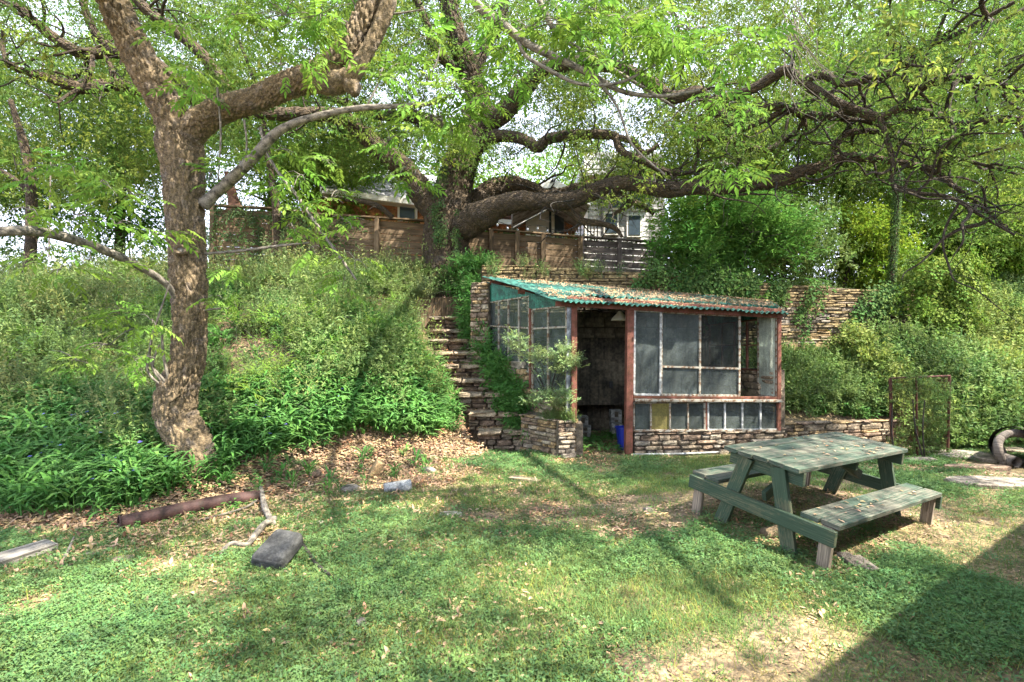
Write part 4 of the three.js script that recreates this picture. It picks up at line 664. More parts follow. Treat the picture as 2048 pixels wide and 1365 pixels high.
  stick('stubby root rising to the right end of the pipe', [[545, 1056], [530, 1032, 0.04], [524, 1008, 0.06], [520, 990, 0.04]], 0.03, 0.022);
  stick('thin dark stick lying right of the sandbag', [[600, 1094], [616, 1115], [632, 1140, 0.01], [660, 1160], [692, 1178]], 0.016, 0.009, M.twig);
  stick('thin twig lying against the rusty pipe', [[410, 1046], [450, 1038, 0.01], [490, 1027, 0.02], [512, 1015, 0.03]], 0.008, 0.012);
  stick('short splintered stick beside the plank end', [[128, 1127], [138, 1110, 0.02], [147, 1092, 0.03]], 0.014, 0.008);
  // white conduit at the foot of the shed
  const cp = thing('conduit_pipe', 'thin pale plastic pipe lying along the foot of the shed', 'pipe'); mesh('pipe_body', tube([[onGround(1262, 914).add(V(0, 0.03, 0)), 0.016], [onGround(1365, 913).add(V(0, 0.035, 0)), 0.016], [onGround(1462, 908).add(V(0, 0.035, 0)), 0.016]], { seg: 10, step: 0.1 }), M.pvc, cp); mesh('coupling', tube([[onGround(1368, 913).add(V(0, 0.035, 0)), 0.02], [onGround(1372, 913).add(V(0, 0.035, 0)), 0.02]], { seg: 12, step: 0.1 }), M.greyMetal, cp);
  // flagstones at the right
  const flag = (label, px, py, w, d, yaw, mat) => { const p = onGround(px, py), s = new THREE.Shape(), N = 11; for (let k = 0; k < N; k++) { const a = k / N * 6.283, r = 1 + 0.22 * (hash(k, px, 3) - 0.5); s[k ? 'lineTo' : 'moveTo'](Math.cos(a) * w / 2 * r, Math.sin(a) * d / 2 * r); } s.closePath(); const g = metricUV(new THREE.ExtrudeGeometry(s, { depth: 0.05, bevelEnabled: true, bevelSize: 0.012, bevelThickness: 0.012, bevelSegments: 1 }).rotateX(-Math.PI / 2)), m = mesh('flagstone', g, mat); m.position.copy(p).add(V(0, -0.005, 0)); m.rotation.set(rr(-0.02, 0.02), yaw, rr(-0.02, 0.02)); tag(m, label, 'flagstone', 'path flagstones'); };
  flag('large grey flagstone in the grass beyond the near bench end', 2005, 972, 1.25, 0.42, -0.15, stoneMats[5]); flag('broad flagstone of the path nearest the wire panel', 1925, 915, 0.95, 0.55, -0.1, stoneMats[5]); flag('flagstone between the wire panel path and the hollow log', 1985, 921, 0.5, 0.45, 0.2, stoneMats[1]); flag('brown flagstone in front of the hollow log', 1955, 940, 0.8, 0.2, -0.1, stoneMats[3]); flag('flagstone leading off behind the hollow log', 2040, 905, 0.7, 0.4, 0.1, stoneMats[1]);
  // kerb stone in front of the wire panel
  rock('rock', 'rounded grey edging stone below the wire mesh panel', 'stone', 1840, 925, 0.42, 0.1, 0.2, B, -0.1, 0.3, 14);
}
// hollow log at the right edge
{
  setSeed(77); const lg = thing('hollow_log', 'hollow twisted log piece with a smaller hollow limb at the path edge', 'log'), c = onGround(2028, 935), D = -c.z;
  const wood = std({ map: rep(T.grain, 1, 3), color: lin(0.5, 0.42, 0.36), roughness: 0.95, side: THREE.DoubleSide, bumpMap: rep(T.grainB, 1, 3), bumpScale: 0.006 });
  const shell = (pts, r, name) => { mesh(name, tube(pts.map((p) => [p, r]), { seg: 22, step: 0.05, wob: 0.12, cap: false }), wood, lg); mesh(name + '_core', tube(pts.map((p) => [p, r * 0.8]), { seg: 22, step: 0.05, wob: 0.12, cap: false }), wood, lg); };
  shell([P(2030, 893, D), P(2036, 890, D + 0.7)], 0.26, 'log_shell'); shell([P(2034, 926, D - 0.12), P(2005, 915, D + 0.1), P(1996, 898, D + 0.25)], 0.075, 'hollow_limb');
  mesh('bark_strip', tube([[P(2010, 930, D), 0.05], [P(1998, 905, D), 0.055], [P(1998, 882, D + 0.02), 0.05], [P(2016, 868, D + 0.05), 0.05], [P(2050, 868, D + 0.1), 0.06]], { seg: 12, step: 0.05, wob: 0.2 }), wood, lg);
}
// wire mesh panel leaning in the shrubs
{
  const w = thing('wire_mesh_panel', 'rusty wire mesh panel on posts overgrown by vines near the path', 'mesh panel'), D = 7.4, tl = P(1781, 757, D), tr = P(1900, 752, D + 0.35), bl = P(1785, 915, D), br = P(1896, 918, D + 0.3); setSeed(79);
  mesh('post', tube([[bl.clone().setY(0), 0.022], [tl, 0.022]], { seg: 8, step: 0.2 }), M.mesh, w); mesh('post', tube([[P(1835, 918, D + 0.1).setY(0), 0.014], [P(1833, 757, D + 0.1), 0.014]], { seg: 8, step: 0.2 }), M.mesh, w); mesh('post', tube([[br.clone().setY(0), 0.018], [tr, 0.018]], { seg: 8, step: 0.2 }), M.mesh, w);
  mesh('top_rail', tube([[tl, 0.014], [tr, 0.014]], { seg: 8, step: 0.2 }), M.mesh, w); const bot = bl.clone().lerp(tl, 0.02), wires = [], at = (u, v) => tl.clone().lerp(tr, u).lerp(bl.clone().lerp(br, u), v);
  for (let k = 0; k <= 34; k++) { const u = k / 34; wires.push(barGeo(at(u, 0), at(u, 0.98), 0.0024, 0.0024)); } for (let k = 0; k <= 44; k++) { const v = k / 44 * 0.98; wires.push(barGeo(at(0, v), at(1, v), 0.0024, 0.0024, V(0, 1, 0.2))); }
  mesh('wire_mesh', merge(wires), M.mesh, w);
}

// ---------------------------------------------------------------- front tree
const limbPts = (list) => list.map(([x, y, r, D]) => [P(x, y, D), pxm(r, D)]);
function barkDisp(amp, cw, chh) { return (q, r0) => { const [e, id] = cells(q.x / cw + 0.35 * noise3(q.x * 9, q.y * 9, q.z * 9), q.y / chh + 0.5 * noise3(q.x * 7, q.y * 5, q.z * 7 + 4), q.z / cw); return amp * (clamp(e * 2.6) - 1.0) + amp * 0.5 * (id - 0.5) + amp * 0.35 * (noise3(q.x * 70, q.y * 50, q.z * 70) - 0.5); }; }
{
  setSeed(81);
  const t = thing('pecan_tree', 'near tree with deeply furrowed bark, curved foot and forked trunk', 'tree');
  const D0 = 5.75;
  mesh('trunk', tube(limbPts([[412, 948, 45.0, D0], [393, 908, 40.5, D0], [370, 868, 39.6, D0], [351, 826, 38.7, D0], [356, 778, 36.9, D0], [374, 725, 32.4, D0], [379, 660, 31.5, D0], [378, 590, 32.4, D0], [374, 510, 34.2, D0], [370, 430, 36.0, D0], [366, 350, 38.7, D0], [358, 285, 42.3, D0], [350, 250, 36.1, D0 - 0.02], [328, 205, 32.0, D0 - 0.05], [297, 150, 32.0, D0 - 0.1], [266, 90, 31.2, D0 - 0.1], [240, 35, 30.4, D0 - 0.15], [214, -25, 28.8, D0 - 0.2], [185, -100, 26.4, D0 - 0.2], [150, -260, 20.8, D0 + 0.2], [120, -460, 12.8, D0 + 0.5]]), { seg: 140, step: 0.013, wob: 0.05, disp: barkDisp(0.028, 0.04, 0.13) }), M.bark, t);
  mesh('limb', tube(limbPts([[362, 300, 25.2, D0], [380, 266, 27.9, D0 - 0.05], [410, 238, 27.9, D0 - 0.1], [450, 218, 26.1, D0 - 0.15], [510, 200, 25.2, D0 - 0.25], [570, 172, 27.0, D0 - 0.3], [620, 155, 28.8, D0 - 0.35], [655, 140, 27.9, D0 - 0.4], [690, 105, 24.3, D0 - 0.45], [716, 62, 24.3, D0 - 0.45], [738, 15, 24.3, D0 - 0.45], [752, -50, 22.5, D0 - 0.4], [770, -190, 18.0, D0 - 0.2], [810, -420, 9.0, D0]]), { seg: 100, step: 0.014, wob: 0.06, disp: barkDisp(0.02, 0.038, 0.09) }), M.bark, t);
  mesh('limb', tube(limbPts([[630, 160, 25, D0 - 0.38], [668, 165, 25, D0 - 0.42], [702, 150, 19, D0 - 0.48], [728, 112, 16, D0 - 0.5], [752, 68, 16, D0 - 0.52], [772, 20, 16, D0 - 0.55], [786, -40, 15, D0 - 0.55], [810, -200, 10, D0 - 0.4]]), { seg: 50, step: 0.018, wob: 0.07, disp: barkDisp(0.010, 0.06, 0.12) }), M.bark, t);
  mesh('branch_stub', tube(limbPts([[690, 150, 19, D0 - 0.45], [706, 176, 17, D0 - 0.48], [711, 190, 9, D0 - 0.5]]), { seg: 32, step: 0.015, wob: 0.1, disp: barkDisp(0.012, 0.04, 0.06) }), M.bark, t);
  mesh('branch_stub', tube(limbPts([[352, 795, 22, D0 - 0.1], [334, 780, 14, D0 - 0.15], [323, 770, 9, D0 - 0.18]]), { seg: 28, step: 0.012, wob: 0.15, disp: barkDisp(0.012, 0.04, 0.06) }), M.bark, t);
  { const k = P(361, 500, D0 - 0.21), g = new THREE.TorusGeometry(0.05, 0.022, 10, 20), p = g.attributes.position; for (let i = 0; i < p.count; i++) { const n = 1 + 0.5 * (fbm(p.getX(i) * 30, p.getY(i) * 30, p.getZ(i) * 30, 2) - 0.5); p.setXYZ(i, p.getX(i) * n * 1.15, p.getY(i) * n * 0.8, p.getZ(i) * n); } g.computeVertexNormals(); const m = mesh('knot', g, M.bark, t); m.position.copy(k); const m2 = mesh('knot_heart', new THREE.SphereGeometry(0.045, 14, 10).scale(1.1, 0.8, 0.35), M.greyWood, t); m2.position.copy(k).add(V(0, 0, -0.005)); }
  // smooth grey branches
  const br = (list, mat = M.smoothBark, name = 'branch') => { const q = limbPts(list); mesh(name, tube(q, { seg: 10, step: 0.05, wob: 0.12 }), mat, t); return q; };
  const B = [];
  B.push(br([[404, 412, 13, D0], [430, 388, 11, D0], [470, 352, 11, D0 - 0.15], [510, 312, 10.5, D0 - 0.3], [548, 270, 9.5, D0 - 0.4], [590, 246, 8, D0 - 0.5], [650, 229, 7, D0 - 0.6], [720, 216, 6, D0 - 0.75], [800, 212, 5, D0 - 0.9], [870, 205, 4, D0 - 1], [905, 188, 2.5, D0 - 1.05]]));
  B.push(br([[352, 598, 6, D0 - 0.12], [338, 575, 6, D0 - 0.2], [310, 552, 7, D0 - 0.35], [262, 525, 8, D0 - 0.6], [200, 498, 9, D0 - 0.9], [130, 475, 10, D0 - 1.2], [60, 462, 10, D0 - 1.5], [-40, 466, 10, D0 - 1.8]]));
  B.push(br([[520, 255, 3, 5.5], [533, 305, 3, 5.45], [560, 350, 3.2, 5.4], [600, 400, 3.4, 5.3], [640, 460, 3.2, 5.25], [680, 515, 3, 5.2], [712, 560, 2, 5.2]]));
  B.push(br([[920, -40, 10, 4.3], [960, 15, 9, 4.3], [1010, 52, 8.5, 4.3], [1050, 85, 8, 4.3], [1110, 114, 7.5, 4.3], [1180, 148, 6.5, 4.3], [1245, 183, 5, 4.35], [1330, 192, 4, 4.4], [1400, 180, 3, 4.4]]));
  B.push(br([[1060, -40, 6, 4.6], [1090, 25, 6, 4.6], [1112, 65, 5.5, 4.6], [1160, 100, 5, 4.6], [1210, 130, 4.5, 4.6], [1270, 165, 3.5, 4.6], [1350, 215, 2.5, 4.6]]));
  B.push(br([[1035, 80, 4, 4.3], [1050, 110, 4, 4.3], [1090, 135, 4, 4.25], [1160, 168, 3.5, 4.2], [1240, 165, 3, 4.2], [1310, 130, 2, 4.2]]));
  B.push(br([[1190, 150, 3, 4.3], [1235, 215, 2.6, 4.3], [1265, 290, 2.2, 4.3], [1330, 350, 1.8, 4.3]]));
  B.push(br([[430, 560, 2.5, D0 - 0.1], [410, 508, 2.5, D0], [480, 502, 3, D0], [560, 492, 3, D0], [618, 486, 1.5, D0]].slice(1)));
  B.push(br([[405, 622, 2.5, D0], [430, 618, 2, D0], [458, 617, 1.5, D0]], M.smoothBark));
  for (const [x0, y0, x1, y1, x2, y2] of [[335, 770, 300, 720, 340, 560], [330, 772, 305, 735, 318, 690], [338, 768, 325, 700, 324, 640], [328, 775, 296, 745, 300, 690]]) br([[x0, y0, 3, D0 - 0.15], [x1, y1, 2.6, D0 - 0.2], [x2, y2, 1.6, D0 - 0.25]], M.smoothBark, 'sprout');
  for (const [x0, y0, x1, y1] of [[434, 175, 436, 360], [488, 240, 486, 340], [735, 210, 770, 110], [770, 30, 850, 18], [680, 40, 760, 70], [852, 160, 880, 95], [720, 45, 690, -20]]) br([[x0, y0, 2.2, D0 - 0.4], [(x0 + x1) / 2 + 6, (y0 + y1) / 2, 1.8, D0 - 0.4], [x1, y1, 1.2, D0 - 0.4]]);
  // hanging sprays of compound leaves: [px, py, D, spread px, count]
  const cl = [[365, 60, 5.2, 30, 9], [372, 135, 5.3, 28, 9], [385, 175, 5.4, 34, 10], [570, 30, 5, 55, 20], [520, 60, 5.2, 40, 10], [640, 30, 4.8, 50, 16], [470, 30, 5.4, 40, 12], [625, 110, 4.7, 36, 8], [560, 130, 5, 30, 6], [640, 70, 5, 40, 8], [820, 130, 4.8, 40, 10], [760, 150, 4.7, 26, 6], [860, 80, 4.7, 40, 10], [915, 175, 4.7, 34, 12], [940, 160, 4.7, 24, 8], [880, 235, 4.7, 40, 12], [925, 225, 4.7, 26, 8], [960, 190, 4.7, 30, 8], [830, 210, 4.7, 30, 7], [780, 280, 4.8, 26, 6], [800, 350, 4.8, 24, 6], [830, 345, 4.8, 20, 4], [905, 262, 4.7, 22, 6], [1040, 150, 4.4, 34, 9], [1060, 60, 4.4, 44, 12], [1120, 40, 4.4, 60, 14], [1165, 75, 4.3, 50, 13], [1200, 115, 4.2, 50, 12], [1250, 40, 4.3, 60, 14], [1310, 80, 4.2, 50, 14], [1345, 95, 4.1, 34, 10], [1330, 30, 4.3, 40, 8], [1380, 60, 4.2, 34, 7], [1290, 130, 4.3, 40, 8], [1190, 20, 4.4, 50, 9], [1495, 75, 4.2, 34, 9], [1520, 90, 4.2, 24, 6], [1460, 110, 4.3, 30, 6], [1430, 195, 4.4, 26, 5], [1465, 205, 4.4, 24, 5], [1455, 330, 4.5, 26, 7], [1490, 345, 4.5, 18, 4], [1350, 260, 4.5, 30, 4], [1000, 100, 4.5, 30, 6], [980, 20, 4.4, 40, 8], [1090, 10, 4.4, 40, 8],
    [140, 330, 4.6, 36, 7], [90, 345, 4.6, 40, 6], [200, 365, 4.7, 50, 8], [265, 390, 4.8, 40, 8], [150, 430, 4.4, 40, 6], [60, 420, 4.2, 40, 6], [230, 450, 4.6, 40, 6], [310, 470, 4.9, 40, 8], [30, 330, 4.2, 34, 4], [100, 500, 4.2, 36, 5], [120, 540, 4.3, 30, 5], [180, 520, 4.5, 30, 4], [420, 350, 5.6, 30, 6], [480, 330, 5.5, 36, 7], [540, 375, 5.4, 36, 8], [600, 350, 5.3, 36, 8], [610, 420, 5.3, 32, 8], [660, 400, 5.2, 34, 7], [690, 440, 5.2, 28, 6], [555, 300, 5.4, 30, 6], [640, 320, 5.2, 34, 6], [430, 595, 5.6, 14, 4], [460, 540, 5.5, 24, 4], [620, 500, 5.2, 30, 6], [710, 520, 5.2, 34, 6], [690, 560, 5.2, 30, 5], [580, 450, 5.3, 26, 5], [220, 690, 5.0, 60, 8], [270, 720, 5.2, 50, 8], [150, 720, 4.8, 40, 6], [240, 630, 5.2, 50, 8], [300, 640, 5.4, 30, 6]];
  const list = [], tw = [];
  for (const [x, y, D, s, n] of cl) {
    const c = P(x, y, D); // a few thin twiglets with the leaves hung on them
    for (let i = 0; i < n * 1.15; i++) { const p = P(x + gauss() * s * 1.15, y + gauss() * s * 0.6, D + gauss() * 0.35), yaw = rr(0, 6.283); list.push({ m: placed(p, rr(0.65, 1.05), yaw, rr(-0.5, 0.5), rr(0, 6.28)), c: shade(0.22, 0.2, 0.1) }); if (i % 2 === 0) tw.push(tube([[p, 0.003], [p.clone().lerp(c, 0.5).add(V(0, 0.03, 0)), 0.004], [c, 0.005]], { seg: 4, step: 0.12, cap: false })); }
  }
  mesh('twigs', merge(tw), M.smoothBark, t); instances('foliage', G.pecan, LM.pecan, list, t);
}

// ---------------------------------------------------------------- live oak
const oak = thing('live_oak', 'huge spreading live oak with ivy on its trunk behind the shed', 'tree');
const oakLimbs = [];
{
  setSeed(83); const Dk = 11.9;
  mesh('trunk', tube(limbPts([[900, 610, 66, Dk], [897, 560, 54, Dk], [893, 510, 47, Dk], [893, 460, 47, Dk], [897, 420, 46, Dk], [908, 375, 38, Dk], [920, 330, 36, Dk], [938, 285, 36, Dk], [957, 240, 33, Dk], [955, 200, 26, Dk], [945, 155, 23, Dk], [920, 95, 22, Dk - 0.1], [904, 40, 21, Dk - 0.2], [892, -20, 18, Dk - 0.3], [880, -150, 12, Dk - 0.3]]), { seg: 90, step: 0.03, wob: 0.07, disp: barkDisp(0.04, 0.075, 0.24) }), M.oakBark, oak);
  const limb = (list, seg = 16, st = 0.06, fine = false) => { const q = limbPts(list); oakLimbs.push(q); mesh('limb', tube(q, { seg: fine ? 40 : seg, step: fine ? 0.035 : st, wob: 0.16, disp: fine ? barkDisp(0.025, 0.07, 0.12) : null }), M.oakBark, oak); };
  limb([[893, 455, 34, Dk], [868, 415, 32, Dk - 0.05], [845, 390, 27, Dk - 0.1], [818, 346, 22, Dk - 0.2], [783, 317, 21, Dk - 0.3], [749, 289, 19, Dk - 0.4], [714, 255, 18, Dk - 0.6], [670, 232, 16, Dk - 0.8], [600, 228, 14, Dk - 1.1], [520, 226, 13, Dk - 1.4], [450, 210, 13, Dk - 1.6], [370, 195, 13, Dk - 1.8], [290, 182, 13, Dk - 2], [224, 169, 13, Dk - 2.2], [165, 178, 12, Dk - 2.4], [140, 170, 12, Dk - 2.5], [103, 158, 10, Dk - 2.6], [45, 142, 8, Dk - 2.8], [10, 125, 6, Dk - 3]], 16, 0.05, true);
  limb([[905, 455, 34, Dk - 0.05], [938, 448, 33, Dk - 0.3], [965, 430, 28, Dk - 0.5], [1000, 414, 24, Dk - 0.7], [1041, 402, 20, Dk - 0.9], [1080, 403, 18, Dk - 1], [1130, 402, 18, Dk - 1.2], [1175, 388, 18, Dk - 1.4], [1214, 374, 18, Dk - 1.6], [1265, 367, 17, Dk - 1.8], [1334, 380, 17, Dk - 2.1], [1390, 375, 16, Dk - 2.3], [1451, 376, 15, Dk - 2.5], [1520, 366, 15, Dk - 2.7], [1560, 362, 14, Dk - 2.8], [1595, 345, 13, Dk - 2.9], [1641, 334, 12, Dk - 3], [1680, 316, 11, Dk - 3.1], [1730, 316, 9, Dk - 3.3], [1796, 324, 8, Dk - 3.5], [1864, 341, 7, Dk - 3.8], [1916, 379, 6, Dk - 4.1], [1968, 417, 5, Dk - 4.4], [2019, 461, 4, Dk - 4.7]], 16, 0.05, true);
  limb([[915, 470, 26, Dk + 0.1], [940, 430, 25, Dk + 0.3], [957, 402, 24, Dk + 0.4], [985, 378, 19, Dk + 0.5], [1024, 368, 16, Dk + 0.6], [1060, 375, 13, Dk + 0.6], [1093, 389, 11, Dk + 0.5], [1130, 382, 9, Dk + 0.3], [1170, 372, 9, Dk], [1215, 385, 9, Dk], [1260, 400, 8, Dk], [1310, 425, 7, Dk]], 16, 0.05, true);
  limb([[950, 300, 16, Dk], [980, 276, 14, Dk - 0.2], [1024, 273, 12, Dk - 0.4], [1060, 285, 11, Dk - 0.5], [1076, 296, 11, Dk - 0.6], [1093, 280, 11, Dk - 0.7], [1128, 272, 11, Dk - 0.9], [1196, 269, 10, Dk - 1.2], [1231, 274, 9, Dk - 1.4], [1240, 300, 7, Dk - 1.5], [1282, 320, 7, Dk - 1.7], [1340, 345, 6, Dk - 1.9], [1380, 344, 5, Dk - 2], [1430, 330, 4, Dk - 2.2]]);
  limb([[1231, 274, 7, Dk - 1.4], [1265, 283, 6, Dk - 1.6], [1290, 306, 5, Dk - 1.7], [1318, 290, 4, Dk - 1.8]]);
  limb([[950, 260, 24, Dk], [985, 240, 22, Dk - 0.2], [1020, 212, 20, Dk - 0.4], [1050, 175, 18, Dk - 0.7], [1085, 142, 16, Dk - 1], [1130, 128, 15, Dk - 1.3], [1196, 127, 14, Dk - 1.6], [1250, 140, 13, Dk - 1.9], [1300, 165, 13, Dk - 2.1], [1345, 195, 13, Dk - 2.3], [1400, 184, 12, Dk - 2.5], [1420, 210, 12, Dk - 2.6], [1451, 234, 11, Dk - 2.7], [1482, 256, 10, Dk - 2.8], [1500, 225, 9, Dk - 2.9], [1545, 212, 9, Dk - 3], [1600, 225, 8, Dk - 3.1], [1660, 234, 8, Dk - 3.3], [1710, 222, 8, Dk - 3.5]]);
  limb([[1420, 205, 11, Dk - 2.6], [1451, 196, 11, Dk - 2.7], [1503, 179, 10, Dk - 2.9], [1555, 148, 10, Dk - 3.1], [1572, 140, 10, Dk - 3.2], [1606, 165, 9, Dk - 3.3], [1658, 196, 9, Dk - 3.5], [1710, 220, 9, Dk - 3.6], [1765, 234, 9, Dk - 3.8], [1796, 217, 8, Dk - 3.9], [1830, 186, 8, Dk - 4], [1882, 158, 7, Dk - 4.3], [1950, 155, 6, Dk - 4.5], [2002, 169, 5, Dk - 4.8], [2060, 186, 4, Dk - 5]]);
  limb([[1606, 165, 8, Dk - 3.3], [1641, 148, 8, Dk - 3.5], [1685, 166, 8, Dk - 3.7], [1761, 152, 8, Dk - 4], [1813, 131, 8, Dk - 4.2], [1830, 103, 7, Dk - 4.3], [1882, 83, 6, Dk - 4.6], [1950, 48, 5, Dk - 4.9], [2030, 4, 4, Dk - 5.2]]);
  limb([[1796, 217, 7, Dk - 3.9], [1864, 227, 7, Dk - 4.1], [1933, 248, 6, Dk - 4.4], [2002, 241, 5, Dk - 4.7], [2070, 250, 4, Dk - 5]]);
  limb([[1655, 330, 9, Dk - 3], [1668, 300, 8, Dk - 3], [1690, 270, 7, Dk - 3], [1740, 262, 6, Dk - 3.1], [1790, 280, 5, Dk - 3.3], [1860, 300, 4, Dk - 3.6], [1950, 325, 3, Dk - 4], [2040, 350, 3, Dk - 4.4]]);
  limb([[1760, 236, 6, Dk - 3.8], [1775, 280, 5, Dk - 3.9], [1788, 330, 5, Dk - 4], [1784, 365, 4, Dk - 4], [1830, 385, 4, Dk - 4.2], [1900, 395, 3.5, Dk - 4.5], [1960, 430, 3, Dk - 4.8], [2030, 470, 2.5, Dk - 5]]);
  limb([[1390, 280, 6, Dk - 2.2], [1430, 275, 7, Dk - 2.4], [1480, 288, 7, Dk - 2.5], [1535, 300, 6, Dk - 2.6], [1560, 285, 5, Dk - 2.6], [1590, 262, 3, Dk - 2.7]]);
  limb([[1482, 256, 8, Dk - 2.8], [1530, 240, 7, Dk - 2.9], [1565, 225, 6, Dk - 3], [1605, 235, 5, Dk - 3], [1612, 260, 4, Dk - 3]]);
  limb([[945, 180, 14, Dk], [955, 130, 13, Dk + 0.2], [975, 85, 12, Dk + 0.3], [1004, 34, 11, Dk + 0.4], [1010, -20, 9, Dk + 0.5], [1030, -140, 6, Dk + 0.5]]);
  limb([[925, 150, 11, Dk], [895, 125, 11, Dk - 0.2], [868, 95, 10, Dk - 0.4], [850, 40, 8, Dk - 0.6], [820, -30, 6, Dk - 0.8]]);
  limb([[930, 270, 15, Dk], [900, 262, 14, Dk + 0.2], [868, 248, 14, Dk + 0.4], [830, 234, 13, Dk + 0.6], [780, 232, 11, Dk + 0.8], [732, 226, 10, Dk + 1], [690, 205, 8, Dk + 1.2], [640, 190, 6, Dk + 1.4]]);
  limb([[500, 228, 11, Dk - 1.4], [470, 200, 12, Dk - 1.4], [454, 176, 12, Dk - 1.4], [413, 120, 11, Dk - 1.5], [380, 88, 11, Dk - 1.6], [344, 58, 11, Dk - 1.7], [293, 20, 10, Dk - 1.9], [250, -30, 8, Dk - 2]]);
  limb([[400, 190, 9, Dk - 1.7], [351, 155, 10, Dk - 1.8], [300, 120, 11, Dk - 1.9], [234, 103, 12, Dk - 2.1], [165, 107, 11, Dk - 2.3], [120, 83, 10, Dk - 2.4], [69, 45, 9, Dk - 2.6], [30, 5, 7, Dk - 2.8]]);
  limb([[234, 103, 9, Dk - 2.1], [205, 82, 9, Dk - 2.1], [186, 60, 8, Dk - 2.2], [172, 26, 7, Dk - 2.3], [160, -20, 6, Dk - 2.4]]);
  limb([[226, 168, 5, Dk - 2.2], [222, 135, 5, Dk - 2.2], [206, 108, 4, Dk - 2.2]]); limb([[165, 178, 5, Dk - 2.4], [182, 140, 5, Dk - 2.4], [184, 112, 4, Dk - 2.3]]);
  limb([[17, 134, 5, Dk - 2.9], [4, 95, 4, Dk - 2.9], [6, 60, 3, Dk - 2.9]]);
  limb([[1110, 408, 9, Dk - 1.1], [1135, 420, 8, Dk - 1.1], [1165, 442, 7, Dk - 1.1], [1205, 448, 6, Dk - 1.2], [1232, 458, 5, Dk - 1.2], [1245, 475, 3, Dk - 1.2]]);
  limb([[690, 400, 3, Dk], [730, 404, 5, Dk], [760, 415, 5, Dk], [785, 436, 5, Dk + 0.1]]);
  limb([[1225, 430, 3, Dk - 1.3], [1262, 404, 7, Dk - 1.5], [1220, 385, 9, Dk - 1.6]].reverse());
  // overhead limbs reaching over the lawn, above the frame
  for (const pts of [[[4.6, 7.8, -7.2], [5.0, 7.8, -5], [5.6, 7.6, -2.5], [6.2, 7.8, -0.3]], [[1.5, 8.5, -9], [2.2, 9, -6], [3.2, 9.2, -3.5], [4.2, 9.3, -1.2]], [[-2.5, 8, -9], [-3, 8.6, -6.5], [-2.6, 9, -4]]]) { const q = pts.map((p, i) => [V(...p), lerp(0.1, 0.03, i / (pts.length - 1))]); oakLimbs.push(q); mesh('limb', tube(q, { seg: 12, step: 0.08, wob: 0.15 }), M.oakBark, oak); }
  // crooked secondary branches fanning from the limbs
  for (const [li, n] of [[1, 18], [3, 6], [5, 14], [6, 14], [7, 9], [8, 6], [9, 6], [10, 6], [11, 5], [12, 4], [0, 12], [2, 6], [16, 8], [17, 10]]) {
    const q = oakLimbs[li]; if (!q) continue; const cv = new THREE.CatmullRomCurve3(q.map((p) => p[0]));
    for (let i = 0; i < n; i++) { const t = rr(0.3, 0.98), p = cv.getPoint(t), tan = cv.getTangent(t); let d = tan.clone().multiplyScalar(0.7).add(rdir().multiply(V(1, 0.8, 0.7))).add(V(0, 0.15, 0)).normalize(), c = p.clone(); const r0 = rr(0.018, 0.036), len = rr(0.9, 2.6), k = 7, pts = [[c.clone(), r0]]; for (let j = 1; j <= k; j++) { d = d.clone().addScaledVector(rdir(), 0.62).addScaledVector(tan, 0.15).normalize(); c = c.clone().addScaledVector(d, len / k); pts.push([c.clone(), r0 * (1 - 0.85 * j / k)]); } if (c.y < 3.6 && c.x < 4) continue; oakLimbs.push(pts); mesh('branch', tube(pts, { seg: 8, step: 0.07, wob: 0.2 }), M.oakBark, oak); }
  }
  // crooked twigs
  const tw = [], tips = [];
  for (const q of oakLimbs) {
    const cv = new THREE.CatmullRomCurve3(q.map((p) => p[0])), L = cv.getLength(), n = Math.round(L * (q[0][1] < 0.04 ? 0.8 : 2.6));
    for (let i = 0; i < n; i++) {
      const t = rr(0.22, 1), r0 = lerp(q[0][1], q[q.length - 1][1], t); const p = cv.getPoint(t), pts = [[p.clone(), Math.min(0.024, r0 * 0.5)]]; let d = rdir(); d.y = d.y * 0.8 + 0.25; d.normalize(); const len = rr(0.5, 1.5), k = 4; let c = p.clone();
      for (let j = 1; j <= k; j++) { d = d.clone().addScaledVector(rdir(), 0.7).normalize(); c = c.clone().addScaledVector(d, len / k); pts.push([c.clone(), Math.max(0.003, Math.min(0.022, r0 * 0.5) * (1 - j / (k + 0.6)))]); if (j > 1) tips.push(c.clone()); }
      tw.push(tube(pts, { seg: 5, step: 0.12, cap: false }));
    }
  }
  mesh('twigs', merge(tw), M.twig, oak);
  // leaves: on the twigs, and in clumps through the crown
  const pix = (p) => { const dy = p.y - EYE, c = Math.cos(PITCH), s = Math.sin(PITCH), yc = dy * c + p.z * s, zc = -(-dy * s + p.z * c); return [1024 + FPX * p.x / zc, 682.5 - FPX * yc / zc, zc]; };
  const limY = [[-400, 470], [0, 430], [330, 380], [450, 320], [700, 365], [900, 350], [1100, 310], [1200, 380], [1320, 400], [1420, 340], [1500, 330], [1650, 370], [1800, 470], [2048, 520], [2600, 560]];
  const lim = (x) => { let i = 1; while (i < limY.length - 1 && limY[i][0] < x) i++; const [a, b] = [limY[i - 1], limY[i]]; return lerp(a[1], b[1], clamp((x - a[0]) / (b[0] - a[0]))); };
  const list = [], add = (p, s) => list.push({ m: placed(p, s, rr(0, 6.283), rr(-0.7, 0.7), rr(0, 6.28)), c: ((c) => { const k = step(0.4, 0.62, fbm(p.x * 0.35, p.y * 0.35, p.z * 0.35, 2)); c.r *= lerp(0.92, 1.2, k); c.g *= lerp(0.98, 1.12, k); return c; })(shade(0.4, 0.25, 0.2)) });
